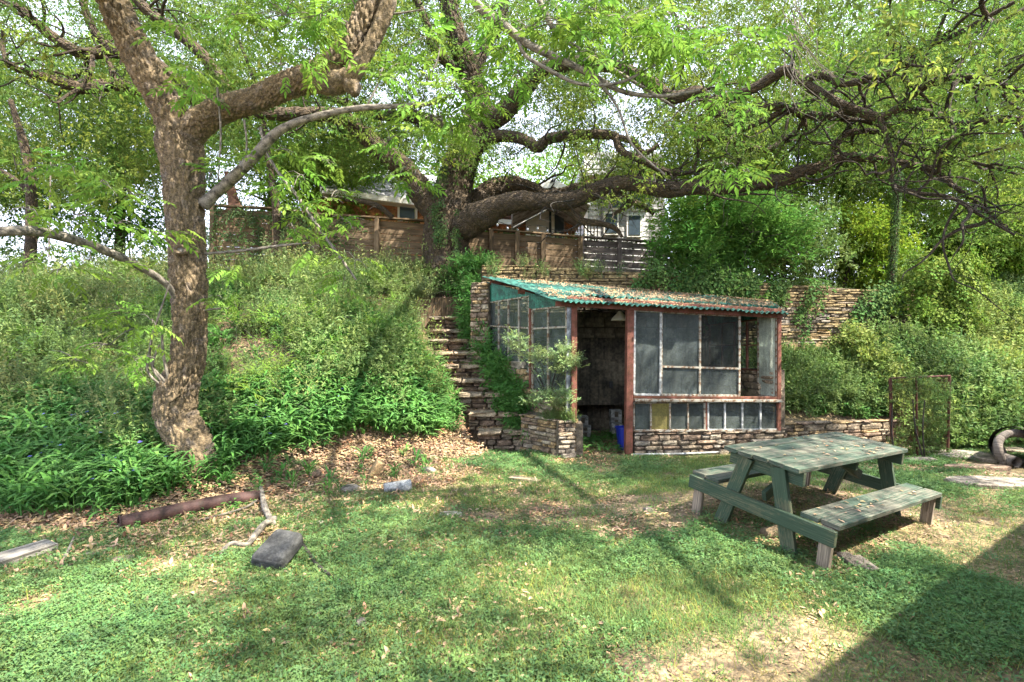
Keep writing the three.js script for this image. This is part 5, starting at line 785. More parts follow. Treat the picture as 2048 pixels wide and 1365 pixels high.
  for (const p of tips) { const [x, y, z] = pix(p); if (z > 0.5 && y > lim(x) + 40) continue; if (rnd() < 0.4) continue; const n = 1 + Math.floor(rr(0, 2.4)); for (let i = 0; i < n; i++) add(p.clone().add(V(gauss() * 0.16, gauss() * 0.12, gauss() * 0.16)), rr(0.7, 1.2)); }
  // breaks in the crown where the photograph shows sunlight reaching the ground
  const breaks = [[1180, 1120, 0], [1300, 1180, 0], [1420, 1260, 0], [1520, 1180, 0], [1600, 1330, 0], [1880, 1050, 0], [1960, 990, 0], [120, 1240, 0], [260, 1190, 0], [420, 1130, 0], [720, 1040, 0], [930, 970, 0], [1080, 950, 0], [520, 940, 0], [640, 980, 0], [60, 1330, 0], [1020, 1200, 0]].map(([x, y]) => onGround(x, y)).concat([[1450, 830, 7.9], [1540, 720, 8], [1620, 905, 4.6], [1700, 1000, 4.4], [1200, 590, 9], [1060, 575, 9.4], [880, 690, 9.9], [800, 780, 7.4], [850, 850, 7.6], [700, 760, 7], [40, 500, 7], [330, 610, 7.5], [620, 640, 8.5], [1720, 720, 9.4], [1850, 800, 8.5], [1960, 720, 9.5], [1880, 600, 10.4], [1740, 640, 10.4], [1000, 540, 10.2], [410, 640, 5.6], [1130, 700, 7.6]].map((p) => P(...p)));
  const inBreak = (c, R) => breaks.some((b) => { const d = c.clone().sub(b), t = d.dot(SUN); return t > 1.5 && d.lengthSq() - t * t < R * R; });
  for (const [count, far] of [[400, 0], [1750, 1], [430, 2]]) {
    let made = 0, tries = 0;
    while (made < count && tries++ < 40000) {
      const c = far === 2 ? V(rr(-4, 10.5), rr(5.8, 10), -rr(-4, 4.5)) : far ? V(rr(-19, 19), rr(3.4, 14.5), -rr(10.8, 18)) : V(rr(-11, 12), rr(4.2, 11), -rr(-1, 10.6)), D = -c.z;
      const e = ((c.x - 0.5) / 16) ** 2 + ((c.y - 7.5) / 5.8) ** 2 + ((c.z + 9) / 10) ** 2; if (e > 1 && !far) continue;
      if (far < 2 && fbm(c.x * 0.45, c.y * 0.45, c.z * 0.45, 3) < (far ? 0.36 : 0.45)) continue;
      if (D < 5.5 && c.y < 5.2) continue; if (inBreak(c, far === 2 ? 0.62 : 0.8)) continue;
      const [x, y, z] = pix(c); if (z > 0.5 && y > lim(x) - 20) continue; if (far === 1 && (x < -250 || x > 2300 || y < -200)) continue;
      const inView = z > 0.5 && x > -150 && x < 2200 && y > -120; if (!far && inView && rnd() < 0.72) continue; if (inView && D < 7 && rnd() < 0.4) continue;
      made++; const R = far === 2 ? rr(0.5, 1.0) : rr(0.45, 0.95), n = Math.round(far === 2 ? rr(8, 20) : rr(16, 40)), flat = rr(0.4, 0.8); for (let i = 0; i < n; i++) add(c.clone().add(V(gauss() * R, gauss() * R * flat, gauss() * R)), rr(0.75, 1.35));
    }
  }
  for (let k = 0; k < 46; k++) { const x = 2080 - 420 * Math.pow(rnd(), 1.3), y = rr(-20, 300) * (x > 1850 ? 1 : 0.5); add(P(x, y, rr(2.6, 4.2)), rr(0.6, 1.0)); }
  const hang = []; for (let k = 0; k < 22; k++) { let p = P(1582 + gauss() * 14, rr(-30, 150), 7.6 + gauss() * 0.2); const q = [[p, 0.007]]; for (let j = 0; j < 6; j++) { p = p.clone().add(V(rr(-0.09, 0.12) + 0.035 * j * (k % 3), -rr(0.1, 0.26), rr(-0.08, 0.08))); q.push([p, 0.006 - 0.0007 * j]); } hang.push(tube(q, { seg: 5, step: 0.08, cap: false })); }
  mesh('hanging_twigs', merge(hang), std({ map: rep(T.mottle, 3), color: lin(0.42, 0.36, 0.3), roughness: 0.95 }), oak);
  instances('foliage', G.oak, LM.oak, list, oak); console.log('oak sprigs', list.length, 'twigs', tw.length);
}

// ---------------------------------------------------------------- background trees and shrubs
function tree(name, label, group, base, hgt, crown, n, geos, mat, { s = 1.6, trunkR = 0.12, lean = 0, tint = [1, 1, 1], holes = 0.42 } = {}) {
  const t = thing(name, label, 'tree', group), b = base.clone().setY(H(base.x, base.z) - 0.1), c = crown.c, R = crown.r;
  const top = c.clone().add(V(0, R.y * 0.4, 0)); mesh('trunk', tube([[b, trunkR * 1.3], [b.clone().lerp(top, 0.3).add(V(lean * 0.3, 0, 0)), trunkR], [b.clone().lerp(top, 0.65).add(V(lean * 0.2, 0, 0)), trunkR * 0.7], [top, trunkR * 0.2]], { seg: 12, step: 0.15, wob: 0.15 }), M.oakBark, t);
  const tw = [], list = []; for (let i = 0; i < 16; i++) { const p = b.clone().lerp(top, rr(0.4, 0.95)), d = rdir(), q = c.clone().add(V(d.x * R.x * 0.85, d.y * R.y * 0.85, d.z * R.z * 0.85)); tw.push(tube([[p, trunkR * 0.3], [p.clone().lerp(q, 0.5).add(V(0, 0.15, 0)), trunkR * 0.18], [q, 0.008]], { seg: 6, step: 0.3, cap: false })); }
  mesh('branches', merge(tw), M.twig, t);
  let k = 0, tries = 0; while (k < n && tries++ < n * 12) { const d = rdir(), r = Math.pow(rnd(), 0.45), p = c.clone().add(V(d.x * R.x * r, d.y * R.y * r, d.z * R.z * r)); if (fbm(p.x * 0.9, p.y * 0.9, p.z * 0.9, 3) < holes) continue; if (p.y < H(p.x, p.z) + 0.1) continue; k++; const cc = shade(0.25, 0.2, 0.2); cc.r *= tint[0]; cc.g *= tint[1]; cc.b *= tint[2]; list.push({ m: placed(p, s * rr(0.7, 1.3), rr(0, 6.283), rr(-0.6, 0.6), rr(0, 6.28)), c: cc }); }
  instances('foliage', geos, mat, list, t); return t;
}
{
  setSeed(91); const g = 'trees beyond the garden';
  const row = [[-17.5, 15, 7, 3.2, 4.6, 'dense green tree filling the left edge behind the slope'], [-13.5, 17.5, 7.6, 3, 5, 'dense green tree left of the forked trunk, behind the slope'], [-9.5, 20, 8.5, 3.2, 5.6, 'leafy tree just left of the fence end'], [-6.2, 18, 7.5, 2.6, 3.6, 'light green tree behind the left end of the board fence'], [-2.5, 27, 8.5, 4, 4, 'tall tree behind the orange house'], [3.5, 28, 9, 4.4, 4.4, 'tall tree behind the gabled house'], [7.2, 17, 6.6, 2.8, 3.4, 'sunlit tree right of the white house'], [10.5, 16, 7.4, 3.2, 4.4, 'bright tree above the right part of the retaining wall'], [14.5, 19, 9, 3.8, 5.6, 'sunlit tree at the right edge beyond the wall'], [20, 24, 11, 5, 7, 'large tree far off at the right edge'], [12, 27, 9, 4, 4, 'tall far tree above the ivy pole'], [17, 16.5, 5.2, 2.6, 3, 'low bright tree at the right edge above the bushes'], [13, 13.5, 4.0, 1.7, 1.6, 'yellow-green tree close behind the ivy mass']];
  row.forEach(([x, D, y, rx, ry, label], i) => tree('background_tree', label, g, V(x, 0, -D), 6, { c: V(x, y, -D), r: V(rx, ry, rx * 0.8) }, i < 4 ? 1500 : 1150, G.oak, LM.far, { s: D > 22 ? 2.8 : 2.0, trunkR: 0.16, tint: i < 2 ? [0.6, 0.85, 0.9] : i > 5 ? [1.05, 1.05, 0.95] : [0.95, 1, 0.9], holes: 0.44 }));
  // darker drooping tree on the terrace above the shed
  tree('terrace_tree', 'dark green drooping young tree on the terrace above the shed roof', null, V(4.7, 0, -11.3), 3, { c: V(4.75, 3.85, -11.0), r: V(1.7, 1.35, 1.1) }, 700, G.lance, LM.wort, { s: 1.6, trunkR: 0.05, holes: 0.47, tint: [1.1, 1, 0.85] });
  tree('terrace_tree', 'pale small tree right of the dark drooping one on the terrace', null, V(6.4, 0, -12.2), 3, { c: V(6.5, 4.0, -12), r: V(1.5, 1.3, 1) }, 700, G.oak, LM.shrub, { s: 1.4, trunkR: 0.06, holes: 0.45 });
  tree('terrace_tree', 'yellow-green small tree left of the ivy-wrapped pole', null, V(8.1, 0, -12.6), 3, { c: V(8.4, 3.9, -12.4), r: V(1.3, 1.2, 1) }, 600, G.oak, LM.far, { s: 1.4, trunkR: 0.05, holes: 0.45, tint: [1.1, 1.0, 0.8] });
  // thin stems behind the fence on the left, and a broken cedar stub
  const st = thing('slender_tree', 'slender bare-stemmed tree at the left end of the fence', 'tree'); mesh('trunk', tube([[P(556, 520, 11.9).setY(2.9), 0.09], [P(552, 420, 11.9), 0.085], [P(540, 340, 11.9), 0.08], [P(528, 270, 11.9), 0.07], [P(520, 200, 11.9), 0.05], [P(470, 60, 11.9), 0.03]], { seg: 14, step: 0.06, wob: 0.1 }), M.oakBark, st);
  const sb = thing('cedar_snag', 'broken reddish cedar stub standing behind the fence end', 'snag'); mesh('trunk', tube([[P(470, 425, 13.5), 0.2], [P(466, 395, 13.5), 0.13], [P(458, 370, 13.5), 0.1], [P(452, 344, 13.5), 0.05]], { seg: 16, step: 0.04, wob: 0.3 }), std({ map: rep(T.grain, 1, 3), color: lin(0.5, 0.25, 0.17), roughness: 0.9 }), sb);
  const lt = thing('slender_tree', 'dark leaning tree at the far left behind the slope', 'tree'); mesh('trunk', tube([[P(58, 440, 10.5).setY(2.4), 0.12], [P(62, 380, 10.5), 0.1], [P(50, 300, 10.5), 0.08], [P(20, 200, 10.5), 0.05]], { seg: 12, step: 0.1, wob: 0.15 }), M.oakBark, lt); mesh('branch', tube([[P(60, 390, 10.5), 0.06], [P(30, 360, 10.5), 0.05], [P(-20, 330, 10.5), 0.04]], { seg: 8, step: 0.1, wob: 0.15 }), M.oakBark, lt);
  const pole = thing('bamboo_cane', 'thin upright cane standing on the far left slope', 'cane'); mesh('cane', tube([[P(97, 515, 8.2), 0.012], [P(99, 420, 8.2), 0.012], [P(101, 318, 8.2), 0.009]], { seg: 6, step: 0.3 }), M.smoothBark, pole);
  // ivy-wrapped pole
  const ip = thing('ivy_pole', 'tall slim pole wrapped in ivy rising above the retaining wall', 'pole'), i0 = P(1783, 565, 11.2), i1 = P(1798, 350, 11.2); mesh('pole', tube([[i0, 0.05], [i1, 0.04]], { seg: 10, step: 0.3 }), M.oakBark, ip); const l = []; for (let k = 0; k < 260; k++) { const t = rnd(), a = rr(0, 6.283), d = V(Math.cos(a), 0, Math.sin(a)), p = i0.clone().lerp(i1, t).addScaledVector(d, 0.06); l.push({ m: new THREE.Matrix4().compose(p, new THREE.Quaternion().setFromUnitVectors(V(0, 0, 1), d), V(0.5, 0.7, 0.6)), c: shade(0.25, 0.2, 0.2) }); } instances('ivy', G.ivy, LM.ivy, l, ip);
}
// ivy: list of surface points with normals
function ivyOn(name, label, pts, s = [0.6, 1.1], tint = [1, 1, 1], mat = LM.ivy) { const o = stuff(name, label, 'ivy'), l = pts.map(([p, n]) => { const c = shade(0.3, 0.25, 0.2); c.r *= tint[0]; c.g *= tint[1]; c.b *= tint[2]; return { m: new THREE.Matrix4().compose(p, new THREE.Quaternion().setFromUnitVectors(V(0, 0, 1), n.clone().normalize()).multiply(new THREE.Quaternion().setFromAxisAngle(V(0, 0, 1), rr(-0.8, 0.8))), V(1, 1, 1).multiplyScalar(rr(...s))), c }; }); instances('ivy', G.ivy, mat, l, o); }
{
  setSeed(95); const pts = [];
  // on the oak's trunk: rising tongues
  for (let k = 0; k < 1500; k++) { const a = rr(-0.3, Math.PI + 0.3), y = lerp(2.9, 5.9, Math.pow(rnd(), 1.7)), t = (y - 2.9) / 3, c = P(lerp(897, 900, t), 470, 11.9), n = V(Math.cos(a), 0, Math.sin(a)); if (fbm(a * 1.6 + 3, y * 0.35, 2, 3) < 0.46 + 0.2 * t) continue; pts.push([V(c.x, y, -11.9).addScaledVector(n, lerp(0.63, 0.53, t)), n]); }
  ivyOn('trunk_ivy', 'ivy climbing the lower trunk of the live oak', pts, [0.5, 1]);
  const f1 = []; for (let k = 0; k < 900; k++) { const x = rr(430, 1460), D = lerp(12.2, 13.8, (x - 430) / 1050) - 0.14, top = lerp(414, 498, (x - 430) / 1050) + 2, hang = Math.pow(rnd(), 1.4); if (fbm(x * 0.02, 4, 1, 3) + 0.25 * (1 - hang) < 0.60) continue; const p = P(x - hang * 26, top, D); f1.push([p.add(V(0, -hang * 1.2, 0)), V(rr(-0.2, 0.2), 0.2, 1)]); }
  ivyOn('fence_ivy', 'ivy hanging in streaks over the board fences', f1, [0.6, 1.1]);
  const w1 = []; for (let k = 0; k < 2400; k++) { const x = rr(1.5, 8.8), dens = x > 3.6 ? 1 : 0.3, hang = Math.pow(rnd(), 2.2) * (x > 3.4 ? 1.1 : 0.4); if (rnd() > dens) continue; if (fbm(x * 0.9 + hang * 0.8, 3, 5, 3) < 0.44 + 0.2 * Math.min(1, hang * 1.3)) continue; const top = lerp(3.32, 2.86, smooth((x + 0.62) / 9.4)); if (x > 3 && x < 5.4 && hang < 0.1 && rnd() < 0.7) continue; w1.push([V(x - hang * 0.25, top + 0.04 - hang + rr(-0.12, 0.28) * fbm(x * 3, 8, 2, 2), -wallD(x) + 0.08 + rr(0, 0.1) * (1 - hang) - rr(0, 0.3) * (hang < 0.05 ? 1 : 0)), V(rr(-0.3, 0.3), 0.3, 1)]); }
  for (let k = 0; k < 16; k++) { const x0 = rr(4.6, 8.6), n = Math.round(rr(8, 22)), L = rr(0.4, 1.3), top = lerp(3.32, 2.86, smooth((x0 + 0.62) / 9.4)); for (let i = 0; i < n; i++) { const t = i / n; w1.push([V(x0 - t * L * 0.5 + gauss() * 0.05, top - t * L + rr(-0.04, 0.04), -wallD(x0) + 0.07), V(rr(-0.3, 0.3), 0.2, 1)]); } }
  ivyOn('wall_ivy', 'ivy and creepers spilling over the top of the retaining wall', w1, [0.6, 1.4], [1.2, 1.25, 1.0]);
  // ivy column at the wall's right end
  const c1 = []; for (let k = 0; k < 1500; k++) { const a = rr(-0.3, Math.PI), y = lerp(1.0, 3.5, rnd()), r = 0.12 + 0.75 * Math.pow(fbm(a * 1.5 + 2, y * 1.6, 3, 3), 1.2) + rr(-0.12, 0.14), n = V(Math.cos(a) + rr(-0.5, 0.5), rr(-0.2, 0.7), Math.sin(a) + rr(-0.4, 0.4)); if (fbm(a * 3, y * 3, 13, 2) < 0.36) continue; c1.push([V(8.72 + 0.25 * (y - 2) * 0.3 + Math.cos(a) * r * 1.2, y + 0.1 * Math.sin(a * 3), -10.65 + Math.sin(a) * r), n]); }
  ivyOn('ivy_column', 'thick yellow-green ivy mass over the right end of the retaining wall', c1, [0.5, 1.3], [2.2, 1.9, 0.9]);
}

// ---------------------------------------------------------------- undergrowth, lawn, litter
const inSight = (x, D, m = 0.5) => Math.abs(x) < D * 1.03 + m;
const stairEdge = (x, D) => D > 7.9 ? x - stairC(D) : -9;                 // >-0.5: on or right of the stairs
const leftSlope = (x, D) => x < sideX(D) && (D < 7.9 || x < stairC(Math.min(D, 10.8)) - (D > 10.9 ? -0.6 : 0.56));
const clearOfStairs = (x, D) => D < 7.4 || D > 10.95 || x < stairC(Math.max(D, 8.3)) - 0.8;
function scatter(n, xr, dr, ok, make) { const l = []; let t = 0; while (l.length < n && t++ < n * 30) { const x = rr(...xr), D = rr(...dr); if (!inSight(x, D) || !ok(x, D)) continue; l.push(make(x, D)); } return l; }
const put = (x, D, s, tilt = 0.15, dy = 0, c = shade(0.22, 0.15, 0.15)) => ({ m: placed(V(x, H(x, -D) + dy, -D), s, rr(0, 6.283), rr(-tilt, tilt), rr(0, 6.283), groundNormal(x, -D).lerp(Y, 0.6).normalize()), c });
const wortEdge = (x) => toe(x) + lerp(0.62, 1.3, step(-4.0, -2.8, x)) + 0.5 * (fbm(x * 1.5, 7, 3, 2) - 0.5);
{
  setSeed(101);
  // lance-leaved spiderwort at the foot of the slope
  const wort = stuff('spiderwort_bed', 'lush spiderwort with long arching leaves along the foot of the slope', 'plants');
  const wl = scatter(1750, [-9, -0.4], [4, 9.6], (x, D) => { const e = wortEdge(x); return leftSlope(x, D) && D > e && D < e + (x > -3.3 ? 2.9 : 2.1) + 1.2 * (fbm(x, D, 2, 2) - 0.5) && Math.hypot(x + 3.62, D - 5.75) > 0.32 && (D > e + 0.25 || rnd() < 0.5) && (D < e + 1.4 || rnd() < 0.6); }, (x, D) => put(x, D, rr(0.8, 1.35) * (stairC(D) - x < 1.1 && D > 7.5 ? 0.62 : 1)));
  // a few strays in the litter, and the strip between stairs and shed
  wl.push(...scatter(26, [-3.4, -0.8], [5.5, 8], (x, D) => leftSlope(x, D) && D > toe(x) - 0.2 && D < wortEdge(x), (x, D) => put(x, D, rr(0.4, 0.75))));
  instances('clump', G.wort, LM.wort, wl, wort);
  const strip = stuff('stairside_planting', 'dark green leafy plants between the stairs and the shed', 'plants');
  instances('clump', G.wort, LM.wort, scatter(230, [-1.8, 0.9], [8.4, 10.4], (x, D) => x < sideX(D) - 0.06 && x > stairC(D) + 0.42, (x, D) => put(x, D, rr(0.7, 1.2), 0.3, 0.1)), strip);
  instances('spray', G.lance, LM.wort, scatter(240, [-1.8, 0.9], [8.5, 10.4], (x, D) => x < sideX(D) - 0.1 && x > stairC(D) + 0.36, (x, D) => put(x, D, rr(0.9, 1.5), 0.3, rr(0.15, 0.75))), strip);
  // blue flowers
  const fl = variants(1, (l) => { for (let k = 0; k < 3; k++) { const a = k * 2.094; l.leaf(V(0, 0, 0), V(Math.cos(a), 0.3, Math.sin(a)), Y, 0.02, 0.022, 0, 0.1); } });
  const fs = stuff('spiderwort_flowers', 'small violet-blue flowers dotted among the spiderwort', 'flowers'); instances('flower', fl, LM.flower, scatter(60, [-8, -2], [4.4, 7.5], (x, D) => D > wortEdge(x) && D < wortEdge(x) + 1.6, (x, D) => put(x, D, rr(0.9, 1.5), 0.3, rr(0.3, 0.42))), fs);
  // fine herbs over the rest of the slope
  const herb = stuff('slope_undergrowth', 'tangled fine-leaved undergrowth covering the slope up to the fence', 'undergrowth');
  instances('clump', G.herb, LM.herb, scatter(4200, [-13, -0.3], [5.4, 13], (x, D) => leftSlope(x, D) && clearOfStairs(x, D) && D > wortEdge(x) + 0.9 && !(D > 11.9 && x < -11) && fbm(x * 2.2, D * 2.2, 4, 3) > 0.38, (x, D) => { const k = fbm(x * 0.5, D * 0.5, 6, 2), c = shade(0.25, 0.2, 0.2); if (k > 0.5) { c.r *= 1.15; c.b *= 1.2; } const q = Math.pow(rnd(), 3), s0 = (0.5 + 0.9 * rnd()) * (0.7 + 0.7 * k); if (q > 0.5) { c.r *= 1.2; c.g *= 1.1; } return put(x, D, V(s0, s0 * (0.8 + 1.5 * q), s0), 0.35, 0, c); }), herb);
  instances('spray', G.shrub, LM.shrub, scatter(900, [-12, -0.5], [7.5, 12.4], (x, D) => leftSlope(x, D) && x < stairC(D) - 1.5 && fbm(x * 0.7, D * 0.7, 14, 3) > 0.54, (x, D) => put(x, D, rr(0.9, 1.7), 0.3, rr(0.05, 0.6))), herb);
  instances('clump', G.wort, LM.wort, scatter(420, [-9, -1], [6, 11.5], (x, D) => leftSlope(x, D) && clearOfStairs(x, D) && D > wortEdge(x) + 1.5 && fbm(x * 1.4, D * 1.4, 24, 2) > 0.5, (x, D) => put(x, D, rr(0.7, 1.3), 0.3)), herb);
  instances('spray', G.lance, LM.pecan, scatter(260, [-9, -1.2], [6.5, 11.5], (x, D) => leftSlope(x, D) && clearOfStairs(x, D) && D > wortEdge(x) + 1.2 && fbm(x * 1.1, D * 1.1, 64, 2) > 0.52, (x, D) => put(x, D, rr(0.6, 1.2), 0.3, rr(0.15, 0.6))), herb);
  { const st = []; for (let k = 0; k < 130; k++) { const x = rr(-8, -1.4), D = rr(6.5, 11.5); if (!leftSlope(x, D) || D < wortEdge(x) + 0.8) continue; let p = V(x, H(x, -D), -D), d = V(rr(-1, 1), rr(0.5, 1.3), rr(-0.5, 0.8)).normalize(); const q = [[p, 0.005]]; for (let j = 0; j < 4; j++) { d = d.clone().add(V(rr(-0.3, 0.3), -0.22, rr(-0.3, 0.3))).normalize(); p = p.clone().addScaledVector(d, rr(0.12, 0.28)); q.push([p, 0.0045 - 0.001 * j]); } st.push(tube(q, { seg: 4, step: 0.1, cap: false })); } mesh('dry_stems', merge(st), M.smoothBark, herb); }
  // shrubby top corner above the stairs
  const corner = stuff('stairhead_shrubs', 'pale small-leaved shrubs crowding the head of the stairs', 'shrubs');
  instances('spray', G.shrub, LM.shrub, scatter(520, [-4.5, -0.9], [10.2, 12.2], (x, D) => D > 11.05 || x < stairC(Math.min(D, 11.5)) - 0.8, (x, D) => put(x, D, rr(0.8, 1.3), 0.4, rr(0.05, 0.6))), corner);
  instances('spray', G.lance, LM.wort, scatter(260, [-1.5, -0.45], [9.6, 11.4], (x, D) => x > stairC(D) + 0.35, (x, D) => put(x, D, rr(0.9, 1.4), 0.4, rr(0.1, 0.8))), corner);
  // terrace in front of the fence
  const ter = stuff('terrace_ground_cover', 'low weeds along the top of the retaining wall', 'weeds');
  instances('clump', G.herb, LM.herb, scatter(420, [-0.6, 9], [10.6, 13], (x, D) => D > wallD(x) + 0.15 && fbm(x * 1.3, D, 3, 2) > 0.4, (x, D) => put(x, D, rr(0.6, 1.1))), ter); instances('clump', G.wort, LM.wort, scatter(170, [0.6, 5], [10.6, 11.6], (x, D) => D > wallD(x) + 0.15, (x, D) => put(x, D, rr(0.6, 1.0))), ter);
  { const l = []; for (let k = 0; k < 60; k++) { const x = rr(-0.5, 2.2); if (fbm(x * 2, 1, 2, 2) < 0.48) continue; l.push({ m: placed(V(x, 3.3 - rr(0, 0.3), -wallD(x) + 0.1), rr(0.5, 0.9), rr(0, 6.28), rr(-0.8, 0.8), rr(0, 6.28)), c: shade(0.3, 0.3, 0.2) }); } instances('tuft', G.herb, LM.herb, l, ter); }
  // bank right of the shed: greyish small-leaved shrubs
  const bank = stuff('bank_shrubbery', 'dense grey-green shrubs on the bank below the right part of the retaining wall', 'shrubs');
  instances('spray', G.shrub, LM.shrub, scatter(3000, [4.2, 10.5], [8.3, 10.6], (x, D) => x > rightX(D) + 0.1 && D < wallD(x) - 0.1 && D > 8.62 + 0.12 * (x - 4.3) + 0.25 * fbm(x * 2, 1, 1, 2), (x, D) => put(x, D, rr(0.9, 1.5), 0.4, rr(0, 1) * (0.36 * step(8.4, 9.2, D)) + 0.02)), bank);
  instances('clump', G.wort, LM.wort, scatter(60, [5, 7.5], [8.8, 9.3], () => true, (x, D) => put(x, D, rr(0.6, 1))), bank);
  const side = stuff('path_side_shrubbery', 'sprawling bushes beyond the wire panel and path at the right', 'shrubs');
  instances('spray', G.shrub, LM.shrub, scatter(3600, [6.6, 15], [7.9, 13], (x, D) => D > 8.0 + 0.3 * fbm(x, 2, 1, 2) && (x > 7 || D > 8.4) && (D < wallD(x) - 0.1 || x > 8.8), (x, D) => put(x, D, rr(1.0, 1.7), 0.4, rr(0, 1) * (0.7 * step(7.9, 8.9, D)) * (0.6 + 0.7 * fbm(x * 0.8, D * 0.8, 8, 2)) + 0.05, (() => { const c = shade(0.25, 0.2, 0.2), k = step(0.38, 0.6, fbm(x * 0.5, D * 0.5, 44, 2)); c.r *= lerp(0.95, 1.35, k); c.g *= lerp(1, 1.15, k); return c; })())), side);
  const far = stuff('far_slope_cover', 'shaded green cover on the far slope at the right edge', 'ground cover'); instances('clump', G.herb, LM.wort, scatter(2600, [11, 40], [13, 34], (x, D) => x > D * 0.72, (x, D) => put(x, D, rr(1.4, 2.6))), far);
  const far2 = stuff('upper_ground_cover', 'weeds on the high ground beyond the fences', 'ground cover'); instances('clump', G.herb, LM.herb, scatter(2200, [-26, 14], [12.6, 26], (x, D) => x < -4 || x > 5, (x, D) => put(x, D, rr(1.2, 2.4))), far2);

  // vines on the wire panel
  const vp = stuff('panel_vines', 'thin vines grown through the wire mesh panel', 'vines'); { const l = []; for (let k = 0; k < 420; k++) { const u = rnd(), v = rnd(); if (fbm(u * 4, v * 4, 3, 2) < 0.42) continue; const p = P(lerp(1778, 1902, u), lerp(752, 912, v), 7.4 + 0.35 * u - 0.03); l.push({ m: placed(p, rr(0.35, 0.6), rr(0, 6.28), rr(-1, 1), rr(0, 6.28)), c: shade(0.3, 0.25, 0.2) }); } instances('vine', G.shrub, LM.shrub, l, vp); const b = []; for (const [x0, x1] of [[1846, 1826], [1850, 1850], [1790, 1786]]) b.push(tube([[P(x0, 915, 7.38), 0.012], [P((x0 + x1) / 2 - 4, 860, 7.36), 0.01], [P(x1, 800, 7.38), 0.007]], { seg: 6, step: 0.06, wob: 0.2 })); mesh('vine_stems', merge(b), M.twig, vp); }

  // shrub in the planter before the side windows
  const sh = thing('planter_shrub', 'small arching shrub with pale leaves in the stone planter by the shed', 'shrub'), l = [], stems = [], base = P(1098, 800, 7.85);
  for (const [x, y, D] of [[1030, 672, 7.7], [1012, 680, 7.75], [1048, 700, 7.7], [1075, 708, 7.65], [1105, 712, 7.6], [1130, 700, 7.55], [1128, 690, 7.55], [1142, 715, 7.5], [1100, 795, 7.6], [1130, 790, 7.55], [1085, 805, 7.65], [1120, 815, 7.55], [1140, 806, 7.5], [1060, 812, 7.75], [1148, 722, 7.5]]) {
    const e = P(x, y, D); stems.push(tube([[base, 0.007], [base.clone().lerp(e, 0.5).add(V(0, 0.08, 0)), 0.005], [e, 0.003]], { seg: 5, step: 0.08, cap: false })); for (let k = 0; k < 9; k++) { const t = Math.pow(rnd(), 0.5), p = base.clone().lerp(e, 0.5 + 0.5 * t).add(V(gauss() * 0.08, gauss() * 0.045 + 0.03, gauss() * 0.08)); l.push({ m: placed(p, rr(0.5, 0.85), rr(0, 6.28), rr(-0.4, 0.4), rr(0, 6.28)), c: shade(0.2, 0.15, 0.15) }); }
  }
  mesh('stems', merge(stems), M.twig, sh); instances('foliage', G.lance, leafMat(0.24, 0.33, 0.13, 0.4, 0.4), l, sh);
  // weeds in the shed doorway and planter
  const dw = stuff('doorway_weeds', 'shaded weeds growing on the shed floor', 'weeds'); instances('clump', G.broad, LM.wort, scatter(70, [0.9, 2.2], [7.9, 9.6], (x, D) => x > 0.95, (x, D) => put(x, D, rr(0.6, 1.2))), dw);
  const pw = stuff('planter_weeds', 'trailing weeds over the stone planter edge', 'weeds'); { const q = []; for (let k = 0; k < 60; k++) { const u = rnd(); const p = P(lerp(1085, 1150, u), lerp(826, 832, rnd()), lerp(7.8, 7.55, u)); q.push({ m: placed(p.setY(0.55 + rr(-0.04, 0.05)), rr(0.25, 0.5), rr(0, 6.28), rr(-0.8, 0.8), rr(0, 6.28)), c: shade(0.25, 0.2, 0.2) }); } instances('tuft', G.herb, LM.shrub, q, pw); }
}
